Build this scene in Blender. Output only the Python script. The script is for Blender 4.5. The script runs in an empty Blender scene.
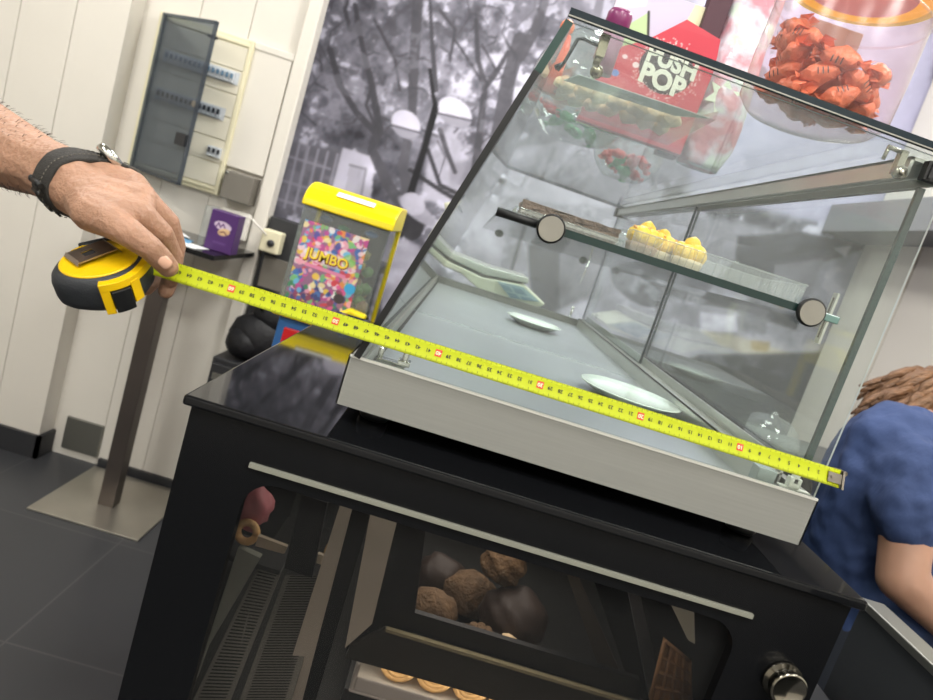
import bpy, bmesh, math, random
import numpy as np
from mathutils import Vector, Matrix
random.seed(7)
rng = np.random.RandomState(11)
COL = bpy.context.scene.collection
PI = math.pi

# ------------------------------------------------------------------ camera
def _rot(rx, ry, rz):
    cx, sx, cy, sy, cz, sz = math.cos(rx), math.sin(rx), math.cos(ry), math.sin(ry), math.cos(rz), math.sin(rz)
    yaw = Matrix(((cz, sz, 0), (-sz, cz, 0), (0, 0, 1)))
    B = Matrix(((1, 0, 0), (0, 0, 1), (0, -1, 0)))
    P = Matrix(((1, 0, 0), (0, cx, -sx), (0, sx, cx)))
    Ro = Matrix(((cy, -sy, 0), (sy, cy, 0), (0, 0, 1)))
    return Ro @ P @ B @ yaw
CM = _rot(.16501, -.30932, -.03894)
F = 679.27
CP = Vector((0.0780, -0.6170, 1.4400))
cd = bpy.data.cameras.new('camera')
cam = bpy.data.objects.new('camera', cd); COL.objects.link(cam)
cam.matrix_world = Matrix.Translation(CP) @ CM.transposed().to_4x4()
cd.sensor_width = 36; cd.lens = F / 933 * 36; cd.clip_start = .02
cd.dof.use_dof = True; cd.dof.focus_distance = .72; cd.dof.aperture_fstop = 8.5
bpy.context.scene.camera = cam

def at(x, y, ax, val):
    """world point seen at photo position (x, y) on the plane axis=val: how the place was measured"""
    r = CM.transposed() @ Vector(((x - 466.5) / F, -(y - 350) / F, -1))
    return CP + r * ((val - CP[ax]) / r[ax])

# ------------------------------------------------------------------ materials
def lin(c):
    return tuple((v / 12.92 if v <= .04045 else ((v + .055) / 1.055) ** 2.4) for v in c)
def hx(s):
    return tuple(int(s[i:i + 2], 16) / 255 for i in (0, 2, 4))
def mat(name, col='808080', rough=.5, metal=0, spec=.5, noise=0, nscale=20, bump=0, bscale=60, coat=0, stretch=None, emit=0, sub=0, alpha=1, trans=0, ior=1.45):
    m = bpy.data.materials.new(name); m.use_nodes = True
    n = m.node_tree.nodes; l = m.node_tree.links; p = n['Principled BSDF']
    c = lin(hx(col)) + (1,)
    p.inputs['Base Color'].default_value = c
    p.inputs['Roughness'].default_value = rough; p.inputs['Metallic'].default_value = metal
    p.inputs['Specular IOR Level'].default_value = spec
    p.inputs['Coat Weight'].default_value = coat
    p.inputs['Alpha'].default_value = alpha
    p.inputs['Transmission Weight'].default_value = trans; p.inputs['IOR'].default_value = ior
    if sub: p.inputs['Subsurface Weight'].default_value = sub; p.inputs['Subsurface Radius'].default_value = (.02, .008, .004); p.inputs['Subsurface Scale'].default_value = .3
    if emit: p.inputs['Emission Color'].default_value = c; p.inputs['Emission Strength'].default_value = emit
    tc = None
    def coords():
        t = n.new('ShaderNodeTexCoord'); mp = n.new('ShaderNodeMapping')
        if stretch: mp.inputs['Scale'].default_value = stretch
        l.new(t.outputs['Object'], mp.inputs['Vector']); return mp
    if noise:
        mp = coords(); t = n.new('ShaderNodeTexNoise'); t.inputs['Scale'].default_value = nscale; t.inputs['Detail'].default_value = 5
        l.new(mp.outputs[0], t.inputs['Vector'])
        r = n.new('ShaderNodeMapRange'); r.inputs[1].default_value = .25; r.inputs[2].default_value = .75
        r.inputs[3].default_value = 1 - noise; r.inputs[4].default_value = 1 + noise
        l.new(t.outputs['Fac'], r.inputs[0])
        x = n.new('ShaderNodeVectorMath'); x.operation = 'SCALE'; x.inputs[0].default_value = c[:3]
        l.new(r.outputs[0], x.inputs['Scale']); l.new(x.outputs[0], p.inputs['Base Color'])
    if bump:
        mp = coords(); t = n.new('ShaderNodeTexNoise'); t.inputs['Scale'].default_value = bscale; t.inputs['Detail'].default_value = 4
        l.new(mp.outputs[0], t.inputs['Vector'])
        b = n.new('ShaderNodeBump'); b.inputs['Strength'].default_value = bump; b.inputs['Distance'].default_value = .01
        l.new(t.outputs['Fac'], b.inputs['Height']); l.new(b.outputs[0], p.inputs['Normal'])
    return m
def glass(name, tint='fafdfc', haze=.03, rough=.01, ior=1.45, haze_tint='dfe6e6'):
    m = bpy.data.materials.new(name); m.use_nodes = True
    n = m.node_tree.nodes; l = m.node_tree.links; n.remove(n['Principled BSDF'])
    o = n['Material Output']
    tr = n.new('ShaderNodeBsdfTransparent'); tr.inputs[0].default_value = lin(hx(tint)) + (1,)
    df = n.new('ShaderNodeBsdfDiffuse'); df.inputs[0].default_value = lin(hx(haze_tint)) + (1,)  # pale diffuse share: a veil of haze painted into the glass
    gl = n.new('ShaderNodeBsdfGlossy'); gl.inputs['Roughness'].default_value = rough
    fr = n.new('ShaderNodeFresnel'); fr.inputs[0].default_value = ior
    # same reflectance from inside the pane as from outside
    geo = n.new('ShaderNodeNewGeometry'); md = n.new('ShaderNodeMix'); md.data_type = 'FLOAT'
    md.inputs[2].default_value = ior; md.inputs[3].default_value = 1 / ior
    l.new(geo.outputs['Backfacing'], md.inputs[0]); l.new(md.outputs[0], fr.inputs[0])
    a = n.new('ShaderNodeMixShader'); a.inputs[0].default_value = haze
    l.new(tr.outputs[0], a.inputs[1]); l.new(df.outputs[0], a.inputs[2])
    b = n.new('ShaderNodeMixShader'); l.new(fr.outputs[0], b.inputs[0]); l.new(a.outputs[0], b.inputs[1]); l.new(gl.outputs[0], b.inputs[2])
    l.new(b.outputs[0], o.inputs[0])
    return m
def painted(name, rough=.5, spec=.3):
    m = mat(name, 'ffffff', rough, spec=spec); n = m.node_tree.nodes; l = m.node_tree.links
    a = n.new('ShaderNodeVertexColor'); a.layer_name = 'Col'
    l.new(a.outputs[0], n['Principled BSDF'].inputs['Base Color']); return m

M = dict(
    steel=mat('brushed_steel', 'b4b0a6', .34, 1, noise=.12, nscale=6, stretch=(1, 1, 60), bump=.02, bscale=8),
    steel_x=mat('brushed_steel_long', '8f908c', .4, .5, noise=.05, nscale=5, stretch=(2, 2, 80)),
    steel_pan=mat('pan_steel', 'c3c7cc', .3, .75, noise=.08, nscale=7),
    chrome=mat('chrome', 'cfcfcb', .12, 1),
    alu=mat('aluminium', 'c4c5c0', .33, .8, noise=.05),
    dalu=mat('dull_aluminium', '8a8a84', .4, .9),
    gloss_black=mat('polished_black', '101113', .05, 0, .3),
    black=mat('black_enamel', '0c0d0f', .22, 0, .25),
    inner=mat('dark_inner_liner', '3a3c3c', .35),
    blackmat=mat('black_rubber', '0c0e10', .45),
    dark_edge=mat('green_glass_edge', '0e1f27', .2, spec=.3),
    pale_edge=mat('pale_glass_edge', 'e2e8ea', .15),
    mid_edge=mat('green_glass_edge_light', '223c38', .12),
    glass=glass('pane_glass', haze=.02, ior=1.38),
    topglass=glass('top_pane_glass', haze=.015, ior=1.25),
    shell=glass('clear_shell_plastic', 'f8fafa', haze=.012, rough=.1, ior=1.2),
    doorglass=glass('tinted_door_glass', 'd6d3d2', haze=.006, ior=1.3),
    ribs=glass('ribbed_plastic', 'f6f8f8', haze=.16, rough=.1, haze_tint='eef2f2'),
    smoke=glass('smoked_plastic', 'bfc5cc', haze=.12, rough=.15, haze_tint='8a929c'),
    plastic=glass('clear_plastic', 'f4f6f6', haze=.10, rough=.06),
    jarpl=glass('jar_plastic', 'fbf4f4', haze=.08, rough=.22, haze_tint='f4dadd'),
    globe=glass('jar_glass', 'f8fbfa', haze=.09, rough=.03, ior=1.5),
    white=mat('white_panel', 'd3cfc6', .45, noise=.03, nscale=2),
    white_b=mat('white_plastic', 'dddad2', .35),
    cream=mat('cream_plastic', 'd8d2b4', .45),
    cream2=mat('cream_cover', 'd2cdbb', .5),
    greybox=mat('grey_box', '6c6860', .5),
    purple=mat('purple_card', '4b2f63', .35),
    paper=mat('white_paper', 'd9dcde', .6),
    bluepaper=mat('blue_print', '5f9ac6', .5),
    yellow=mat('yellow_plastic', 'e3cc00', .3, spec=.4),
    tyellow=mat('tape_yellow', 'd8b006', .38),
    blade=mat('tape_blade_yellow', 'a3ad0c', .5, spec=.25),
    ink=mat('black_ink', '14150c', .6),
    redmark=mat('red_mark', 'c0340f', .5),
    rubber=mat('tape_black_rubber', '24272b', .5, bump=.15, bscale=600),
    red=mat('red_plastic', 'c8161c', .35),
    blue=mat('blue_plastic', '2c5f98', .4),
    ceramic=mat('white_ceramic', 'dfe9e1', .12, coat=.5),
    choc=mat('chocolate_crumb', '5a4538', .7, noise=.4, nscale=120, bump=.6, bscale=200),
    cream_cake=mat('pastry_cream', 'cdbb98', .6),
    eggy=mat('yellow_cream', 'e6bb1e', .35, noise=.25, nscale=90, bump=.3, bscale=150),
    nut=mat('chopped_nut', 'd99a4a', .7),
    cookie=mat('pale_cookie', 'ffe2b4', .7, noise=.15, nscale=60, bump=.5, bscale=150),
    cookied=mat('dark_cookie', '6f583f', .75, noise=.45, nscale=90, bump=.6, bscale=160),
    bun=mat('dark_bun', '3a2f29', .45, noise=.25, nscale=40, bump=.2, bscale=60),
    pink=mat('pink_icing', 'b06a70', .5, noise=.2),
    roll=mat('sliced_roll', 'ddb67c', .6, noise=.25, nscale=60, bump=.3, bscale=120),
    waffle=mat('wafer', '8f6b48', .7, noise=.2, nscale=60),
    orangewrap=mat('orange_foil', 'de7c56', .3, noise=.3, nscale=70, bump=.5, bscale=110, spec=.6),
    greenwrap=mat('green_foil', '4ba66a', .2, .3, noise=.3, nscale=60, bump=.5, bscale=80),
    redwrap=mat('red_foil', 'd0303c', .3, noise=.3, nscale=60, bump=.4, bscale=90),
    skin=mat('skin', '99755f', .5, noise=.13, nscale=35, bump=.25, bscale=260, sub=.12),
    skin2=mat('skin_tan', '9f7a66', .5, noise=.08, nscale=18, sub=.1),
    nail=mat('nail', 'c79d86', .25),
    hairdark=mat('arm_hair', '3a2a20', .6),
    strap=mat('dark_strap', '2a2825', .7, noise=.2, nscale=200, bump=.4, bscale=900),
    shirt=mat('blue_cotton', '28395f', .85, noise=.18, nscale=7, bump=1, bscale=16, stretch=(1, 1, .4)),
    hair=mat('brown_hair', '6a4a2e', .5, noise=.45, nscale=50, stretch=(1, 6, 1), bump=.8, bscale=60),
    trousers=mat('dark_trousers', '1c2029', .8),
    slate=mat('dark_stone', '3a3b3d', .4, noise=.3, nscale=14),
    darkpanel=mat('dark_grey_panel', '2c2e31', .5, noise=.08, nscale=4),
    darkgrey=mat('dark_grey', '2a2b2e', .5),
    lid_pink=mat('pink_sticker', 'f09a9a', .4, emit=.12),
    lid_yellow=mat('jar_lid_yellow', 'fbd93c', .6, emit=.25),  # faint glow of both lid colours stands for light shining through
    maroon=mat('maroon_card', '451f2f', .5),
    purplecap=mat('purple_cap', '7c2f62', .3, noise=.15),
    lavender=mat('lavender_wall', 'bdbccb', .6, noise=.03, nscale=3),
    ceiling=mat('ceiling_white', 'd8d6d0', .8),
    lightp=mat('light_diffuser', 'ffffff', .5, emit=6),
    barcode=mat('pale_label', 'd4ded8', .5),
    display=mat('scale_display', '9fb6c0', .25),
    scalebody=mat('scale_plastic', 'c9cbb8', .4),
)

# ------------------------------------------------------------------ mesh helpers
def link(name, me, m, parent=None):
    o = bpy.data.objects.new(name, me); COL.objects.link(o)
    for x in (m if isinstance(m, (list, tuple)) else [m]): me.materials.append(x)
    if parent is not None: o.parent = parent
    return o
def fin(name, bm, m, parent=None, smooth=False, bevel=0, seg=2):
    bmesh.ops.recalc_face_normals(bm, faces=bm.faces[:])
    me = bpy.data.meshes.new(name); bm.to_mesh(me); bm.free()
    if smooth:
        for p in me.polygons: p.use_smooth = True
    o = link(name, me, m, parent)
    if bevel:
        b = o.modifiers.new('bevel', 'BEVEL'); b.width = bevel; b.segments = seg; b.limit_method = 'ANGLE'
    return o
def box(bm, a, b, mi=0):
    x0, y0, z0 = [min(a[i], b[i]) for i in range(3)]; x1, y1, z1 = [max(a[i], b[i]) for i in range(3)]
    v = [bm.verts.new(p) for p in ((x0, y0, z0), (x1, y0, z0), (x1, y1, z0), (x0, y1, z0), (x0, y0, z1), (x1, y0, z1), (x1, y1, z1), (x0, y1, z1))]
    for f in ((0, 3, 2, 1), (4, 5, 6, 7), (0, 1, 5, 4), (1, 2, 6, 5), (2, 3, 7, 6), (3, 0, 4, 7)):
        bm.faces.new([v[i] for i in f]).material_index = mi
    return v
def prism(bm, pts, vec, mi=0, side=None):
    """closed polygon pts (3D, planar) extruded by vec; side = material index of the rim"""
    vec = Vector(vec)
    a = [bm.verts.new(Vector(p)) for p in pts]; b = [bm.verts.new(Vector(p) + vec) for p in pts]
    bm.faces.new(a).material_index = mi; bm.faces.new(b[::-1]).material_index = mi
    n = len(a)
    for i in range(n):
        bm.faces.new((a[i], b[i], b[(i + 1) % n], a[(i + 1) % n])).material_index = mi if side is None else side
def frame_of(d):
    d = Vector(d).normalized(); u = d.orthogonal().normalized(); return d, u, d.cross(u)
def tube(bm, pts, r, seg=10, cap=True, mi=0, flat=1.0, up=None):
    pts = [Vector(p) for p in pts]; rs = r if isinstance(r, (list, tuple)) else [r] * len(pts)
    rings = []; u = None
    for i, p in enumerate(pts):
        d = (pts[min(i + 1, len(pts) - 1)] - pts[max(i - 1, 0)]).normalized()
        if u is None:
            u = Vector(up) if up is not None else d.orthogonal()
        u = (u - d * u.dot(d)).normalized()
        w = d.cross(u)
        rings.append([bm.verts.new(p + (u * math.cos(2 * PI * k / seg) * flat + w * math.sin(2 * PI * k / seg)) * rs[i]) for k in range(seg)])
    for a, b in zip(rings, rings[1:]):
        for k in range(seg):
            f = bm.faces.new((a[k], a[(k + 1) % seg], b[(k + 1) % seg], b[k])); f.material_index = mi; f.smooth = True
    if cap:
        bm.faces.new(rings[0][::-1]).material_index = mi; bm.faces.new(rings[-1]).material_index = mi
def lathe(bm, prof, c=(0, 0, 0), axis=(0, 0, 1), seg=40, mi=0, closed=False):
    d, u, w = frame_of(axis); c = Vector(c); rings = []
    for r, h in prof:
        if r < 1e-6: rings.append([bm.verts.new(c + d * h)])
        else: rings.append([bm.verts.new(c + d * h + (u * math.cos(2 * PI * k / seg) + w * math.sin(2 * PI * k / seg)) * r) for k in range(seg)])
    for a, b in zip(rings, rings[1:]):
        for k in range(seg):
            k2 = (k + 1) % seg
            if len(a) == 1 and len(b) == 1: continue
            if len(a) == 1: f = bm.faces.new((a[0], b[k], b[k2]))
            elif len(b) == 1: f = bm.faces.new((a[k], a[k2], b[0]))
            else: f = bm.faces.new((a[k], a[k2], b[k2], b[k]))
            f.material_index = mi; f.smooth = True
def blob(bm, c, s, sub=2, rot=0, jit=0, mi=0, mtx=None):
    s = (s, s, s) if isinstance(s, (int, float)) else s
    r = bmesh.ops.create_icosphere(bm, subdivisions=sub, radius=1)
    m = Matrix.Translation(Vector(c)) @ (mtx or Matrix.Rotation(rot, 4, 'Z')) @ Matrix.Diagonal((s[0], s[1], s[2], 1))
    ph = random.random() * 6
    for v in r['verts']:
        if jit:
            k = v.co; v.co = k * (1 + jit * (math.sin(5 * k.x + ph) * math.cos(4 * k.y + 2 * ph) + .6 * math.sin(9 * k.z + 7 * k.x + ph)))
        v.co = m @ v.co
    for v in r['verts']:
        for f in v.link_faces: f.smooth = True; f.material_index = mi
def organic(name, chains, voxel, m, parent=None, smooth=8, extra=()):
    """one continuous surface grown round chains of (point, radius)"""
    bm = bmesh.new()
    for ch in chains:
        for (a, ra), (b, rb) in zip(ch, ch[1:]):
            a = Vector(a); b = Vector(b); n = max(2, int((b - a).length / (min(ra, rb) * .35)) + 1)
            for i in range(n + 1):
                t = i / n; p = a.lerp(b, t)
                r = ra + (rb - ra) * t
                q = bmesh.ops.create_icosphere(bm, subdivisions=2, radius=r, matrix=Matrix.Translation(p))
    for c, s, mt in extra: blob(bm, c, s, 3, mtx=mt)
    o = fin(name, bm, m, parent, smooth=True)
    r = o.modifiers.new('surface', 'REMESH'); r.mode = 'VOXEL'; r.voxel_size = voxel; r.use_smooth_shade = True
    s = o.modifiers.new('smooth', 'SMOOTH'); s.factor = .5; s.iterations = smooth
    return o
def tag(o, label, cat, group=None, kind=None):
    if label: o['label'] = label
    if cat: o['category'] = cat
    if group: o['group'] = group
    if kind: o['kind'] = kind
    return o
def thing(name, label, cat, loc=(0, 0, 0), group=None, rotz=0):
    o = bpy.data.objects.new(name, None); COL.objects.link(o); o.empty_display_size = .02
    o.location = loc; o.rotation_euler = (0, 0, rotz); return tag(o, label, cat, group)
def into(root):
    """world -> local of a root placed with location only"""
    return -Vector(root.location)
def finw(name, bm, m, root, **k):
    bmesh.ops.translate(bm, verts=bm.verts[:], vec=into(root)); return fin(name, bm, m, root, **k)
def struct(name, bm, m, **k):
    o = fin(name, bm, m, **k); o['kind'] = 'structure'; return o
def dup(root, loc, label=None):
    r = root.copy(); COL.objects.link(r); r.location = loc
    if label: r['label'] = label
    for ch in list(root.children):
        c = ch.copy(); COL.objects.link(c); c.parent = r
        for g in ch.children: d = g.copy(); COL.objects.link(d); d.parent = c
    return r
_tc = {}
def text_into(bm, s, size, origin, ux, uy, depth=0, mi=0, bold=0, center=True):
    """solid flat lettering written along ux with up direction uy"""
    if (s, bold) not in _tc:
        c = bpy.data.curves.new('t', 'FONT'); c.body = s; c.size = 1; c.offset = bold; c.resolution_u = 3
        if center: c.align_x = 'CENTER'; c.align_y = 'CENTER'
        o = bpy.data.objects.new('t', c); COL.objects.link(o)
        dg = bpy.context.evaluated_depsgraph_get(); me = o.evaluated_get(dg).to_mesh()
        _tc[(s, bold)] = ([v.co.copy() for v in me.vertices], [tuple(p.vertices) for p in me.polygons])
        bpy.data.objects.remove(o); bpy.data.curves.remove(c)
    vs, fs = _tc[(s, bold)]; o = Vector(origin); ux = Vector(ux).normalized(); uy = Vector(uy).normalized()
    nv = [bm.verts.new(o + ux * v.x * size + uy * v.y * size) for v in vs]
    for f in fs:
        try: bm.faces.new([nv[i] for i in f]).material_index = mi
        except ValueError: pass

# ------------------------------------------------------------------ painting on a fine mesh (prints, posters, the photo mural)
def vnoise(h, w, cell, r=rng):
    gh, gw = int(h / cell) + 3, int(w / cell) + 3; g = r.rand(gh, gw)
    y = np.linspace(0, gh - 2.001, h); x = np.linspace(0, gw - 2.001, w)
    yi = y.astype(int); xi = x.astype(int); fy = (y - yi)[:, None]; fx = (x - xi)[None, :]
    fy = fy * fy * (3 - 2 * fy); fx = fx * fx * (3 - 2 * fx)
    a = g[yi][:, xi]; b = g[yi][:, xi + 1]; c = g[yi + 1][:, xi]; d = g[yi + 1][:, xi + 1]
    return a * (1 - fy) * (1 - fx) + b * (1 - fy) * fx + c * fy * (1 - fx) + d * fy * fx
def fbm(h, w, cell, oct=4):
    s = 0; a = 1; t = 0
    for _ in range(oct):
        s = s + a * vnoise(h, w, max(cell, 1.01)); t += a; a *= .55; cell /= 2
    return s / t
class Canvas:
    def __init__(s, w, h, res, col):
        s.w, s.h, s.res = w, h, res; s.nx = int(w / res) + 1; s.ny = int(h / res) + 1
        s.a = np.ones((s.ny, s.nx, 3)) * np.array(col)
        s.X, s.Y = np.meshgrid(np.linspace(0, w, s.nx), np.linspace(0, h, s.ny))
    def put(s, mask, col, k=1.0):
        m = (mask * k)[..., None]; s.a = s.a * (1 - m) + np.array(col) * m
    def poly(s, pts, col, k=1.0, soft=0):
        ins = np.zeros(s.X.shape, bool); n = len(pts)
        for i in range(n):
            x0, y0 = pts[i]; x1, y1 = pts[(i + 1) % n]
            if y0 == y1: continue
            c = ((y0 > s.Y) != (y1 > s.Y)) & (s.X < (x1 - x0) * (s.Y - y0) / (y1 - y0) + x0); ins ^= c
        m = ins.astype(float)
        for _ in range(soft): m = blur(m)
        s.put(m, col, k); return m
    def stroke(s, pts, wd, col, k=1.0):
        ws = wd if isinstance(wd, (list, tuple)) else [wd] * len(pts)
        m = np.zeros(s.X.shape)
        for (x0, y0), (x1, y1), w0, w1 in zip(pts, pts[1:], ws, ws[1:]):
            dx, dy = x1 - x0, y1 - y0; L = dx * dx + dy * dy + 1e-12
            t = np.clip(((s.X - x0) * dx + (s.Y - y0) * dy) / L, 0, 1)
            d = np.hypot(s.X - x0 - t * dx, s.Y - y0 - t * dy); w = w0 + (w1 - w0) * t
            m = np.maximum(m, np.clip((w - d) / s.res + .5, 0, 1))
        s.put(m, col, k)
    def disc(s, x, y, rx, ry, col, k=1.0, ang=0):
        c, n = math.cos(ang), math.sin(ang); dx = s.X - x; dy = s.Y - y
        u = (dx * c + dy * n) / rx; v = (-dx * n + dy * c) / ry; d = np.hypot(u, v)
        s.put(np.clip((1 - d) * min(rx, ry) / s.res + .5, 0, 1), col, k)
    def mesh(s, name, O, U, V, m, parent=None):
        O = np.array(O, float); U = np.array(Vector(U).normalized()); V = np.array(Vector(V).normalized())
        co = O + s.X[..., None] * U + s.Y[..., None] * V
        me = bpy.data.meshes.new(name); nv = s.nx * s.ny
        i = np.arange(nv).reshape(s.ny, s.nx)
        q = np.stack([i[:-1, :-1], i[:-1, 1:], i[1:, 1:], i[1:, :-1]], -1).reshape(-1, 4)
        me.vertices.add(nv); me.vertices.foreach_set('co', co.ravel())
        me.loops.add(q.size); me.loops.foreach_set('vertex_index', q.ravel().astype(np.int32))
        me.polygons.add(len(q)); me.polygons.foreach_set('loop_start', np.arange(0, q.size, 4, dtype=np.int32))
        me.polygons.foreach_set('loop_total', np.full(len(q), 4, np.int32)); me.update()
        c = np.clip(s.a, 0, 1); c = np.where(c <= .04045, c / 12.92, ((c + .055) / 1.055) ** 2.4)
        rgba = np.concatenate([c, np.ones(c.shape[:2] + (1,))], -1)
        at_ = me.color_attributes.new('Col', 'FLOAT_COLOR', 'POINT'); at_.data.foreach_set('color', rgba.ravel().astype(np.float32))
        return link(name, me, m, parent)
def blur(m):
    p = np.pad(m, 1, mode='edge'); return (p[:-2, 1:-1] + p[2:, 1:-1] + p[1:-1, :-2] + p[1:-1, 2:] + 2 * p[1:-1, 1:-1]) / 6

# ================================================================== THE ROOM
WY = 2.6            # the wall with the photo mural
CEIL = 3.25
# floor: dark tiles
fm = mat('floor_tile', '323336', .38)
n = fm.node_tree.nodes; l = fm.node_tree.links
t = n.new('ShaderNodeTexCoord'); mp = n.new('ShaderNodeMapping'); mp.inputs['Location'].default_value = (.22, .13, 0)
br = n.new('ShaderNodeTexBrick'); br.offset = 0; br.inputs['Scale'].default_value = 1
br.inputs['Brick Width'].default_value = .6; br.inputs['Row Height'].default_value = .6; br.inputs['Mortar Size'].default_value = .003
br.inputs['Color1'].default_value = lin(hx('343538')) + (1,); br.inputs['Color2'].default_value = lin(hx('303134')) + (1,); br.inputs['Mortar'].default_value = lin(hx('454546')) + (1,)
l.new(t.outputs['Object'], mp.inputs[0]); l.new(mp.outputs[0], br.inputs['Vector']); l.new(br.outputs['Color'], n['Principled BSDF'].inputs['Base Color'])
bm = bmesh.new(); box(bm, (-3.2, -3.0, -.1), (2.6, 3.2, 0)); struct('floor', bm, fm)
bm = bmesh.new(); box(bm, (-3.2, -3.0, CEIL), (2.6, 3.2, CEIL + .1)); struct('ceiling', bm, M['ceiling'])
bm = bmesh.new(); box(bm, (-3.2, -3.1, 0), (2.6, -3.0, CEIL)); struct('wall_front', bm, mat('wall_behind', 'dedbd4', .7))
bm = bmesh.new(); box(bm, (-3.3, -3.0, 0), (-3.2, 3.2, CEIL)); struct('wall_left', bm, mat('wall_beige', 'b5b0a6', .7))
bm = bmesh.new(); box(bm, (2.6, -3.0, 0), (2.7, 3.2, CEIL)); struct('wall_right', bm, M['white'])
bm = bmesh.new(); box(bm, (-1.45, WY + .004, 0), (2.6, WY + .1, CEIL)); struct('wall_back', bm, M['lavender'])

# panelled white walls: boards with narrow grooves between them
def boards(name, x0, x1, y, z0, z1, pitch, start, back, m):
    bm = bmesh.new(); box(bm, (x0, y + .006, z0), (x1, back, z1))
    x = start
    while x < x1:
        a, b = max(x + .0015, x0), min(x + pitch - .0015, x1)
        if b > a + .01: box(bm, (a, y, z0), (b, y + .006, z1))
        x += pitch
    return struct(name, bm, m)
boards('wall_panel_left', -3.2, -1.415, 2.105, 0, CEIL, .205, -3.25, 2.6, M['white'])
boards('wall_panel_middle', -1.415, -.80, 2.20, 0, CEIL, .2, -1.40, 2.25, M['white'])
bm = bmesh.new(); box(bm, (-.80, 2.17, 0), (-.745, 2.25, CEIL)); struct('trim_1', bm, M['white'], bevel=.006)
bm = bmesh.new(); box(bm, (-3.2, 2.088, 0), (-1.40, 2.105, .10)); box(bm, (-1.415, 2.088, 0), (-1.40, 2.2, .10)); struct('baseboard_left', bm, M['darkgrey'])
bm = bmesh.new(); box(bm, (-1.19, 2.185, 0), (-.745, 2.2, .035)); struct('baseboard_back', bm, M['darkgrey'])

# the black and white street photograph that covers the back wall
MX0, MZ0, MW, MH = -1.02, .62, 2.84, 2.62
cv = Canvas(MW, MH, .0065, (.5, .5, .53))
def mp_(px, py):
    p = at(px, py, 1, WY); return (p.x - MX0, p.z - MZ0)
def mps(*pts): return [mp_(*p) for p in pts]
PXM = .0047                                     # metres of wall per photo pixel, about
H_, W_ = cv.ny, cv.nx
leaf = fbm(H_, W_, 34, 5); fine = fbm(H_, W_, 7, 3); big = fbm(H_, W_, 120, 3)
g = .40 + .50 * (leaf - .5) + .34 * (fine - .5) + .25 * (big - .5)
g = np.clip(g + np.clip((fine + leaf - 1.10) * 2.2, 0, .22), .18, .80)
cv.a = np.stack([g, g, g * 1.03 + .012], -1)
G = lambda v: (v, v * .995, v * 1.04)
# bright sky showing through
for x, y, rx, ry, k in ((480, 75, 42, 26, .5), (455, 95, 30, 24, .45), (380, 95, 30, 30, .35), (330, 105, 24, 28, .3), (520, 60, 24, 22, .35), (470, 135, 26, 24, .7), (360, 70, 20, 24, .25), (500, 30, 40, 20, .25), (425, 70, 22, 26, .3)):
    u, v = mp_(x, y); m = np.clip(1.3 - np.hypot((cv.X - u) / (rx * PXM), (cv.Y - v) / (ry * PXM)), 0, 1) * np.clip((fine - .38) * 5, 0, 1); cv.put(m, G(.82), k)
# far house fronts
cv.poly(mps((278, 140), (345, 150), (330, 215), (250, 215)), G(.40), .8, 2)
for i in range(9):
    x = 290 + i * 9.5; cv.stroke(mps((x, 142 + i * 2.5), (x - 15, 205 + i * 2)), .006, G(.72), .55)
cv.poly(mps((343, 148), (375, 157), (371, 200), (331, 192)), G(.80), .95, 1)
cv.poly(mps((350, 165), (366, 169), (361, 197), (344, 193)), G(.70), .8)
cv.stroke(mps((350, 165), (366, 169), (361, 197)), .005, G(.55))
cv.poly(mps((430, 150), (455, 120), (468, 160), (450, 205), (420, 200)), G(.74), .8, 3)
cv.poly(mps((450, 165), (495, 150), (500, 190), (450, 200)), G(.55), .7, 3)
cv.poly(mps((250, 160), (285, 165), (262, 300), (222, 300)), G(.33), .8, 2)
for yy in (150, 176, 196): cv.stroke(mps((268, yy), (330, yy + 19)), .006, G(.62), .7)
for xx in (276, 300): cv.stroke(mps((xx + 8, 140), (xx - 14, 260)), .006, G(.6), .5)
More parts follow.
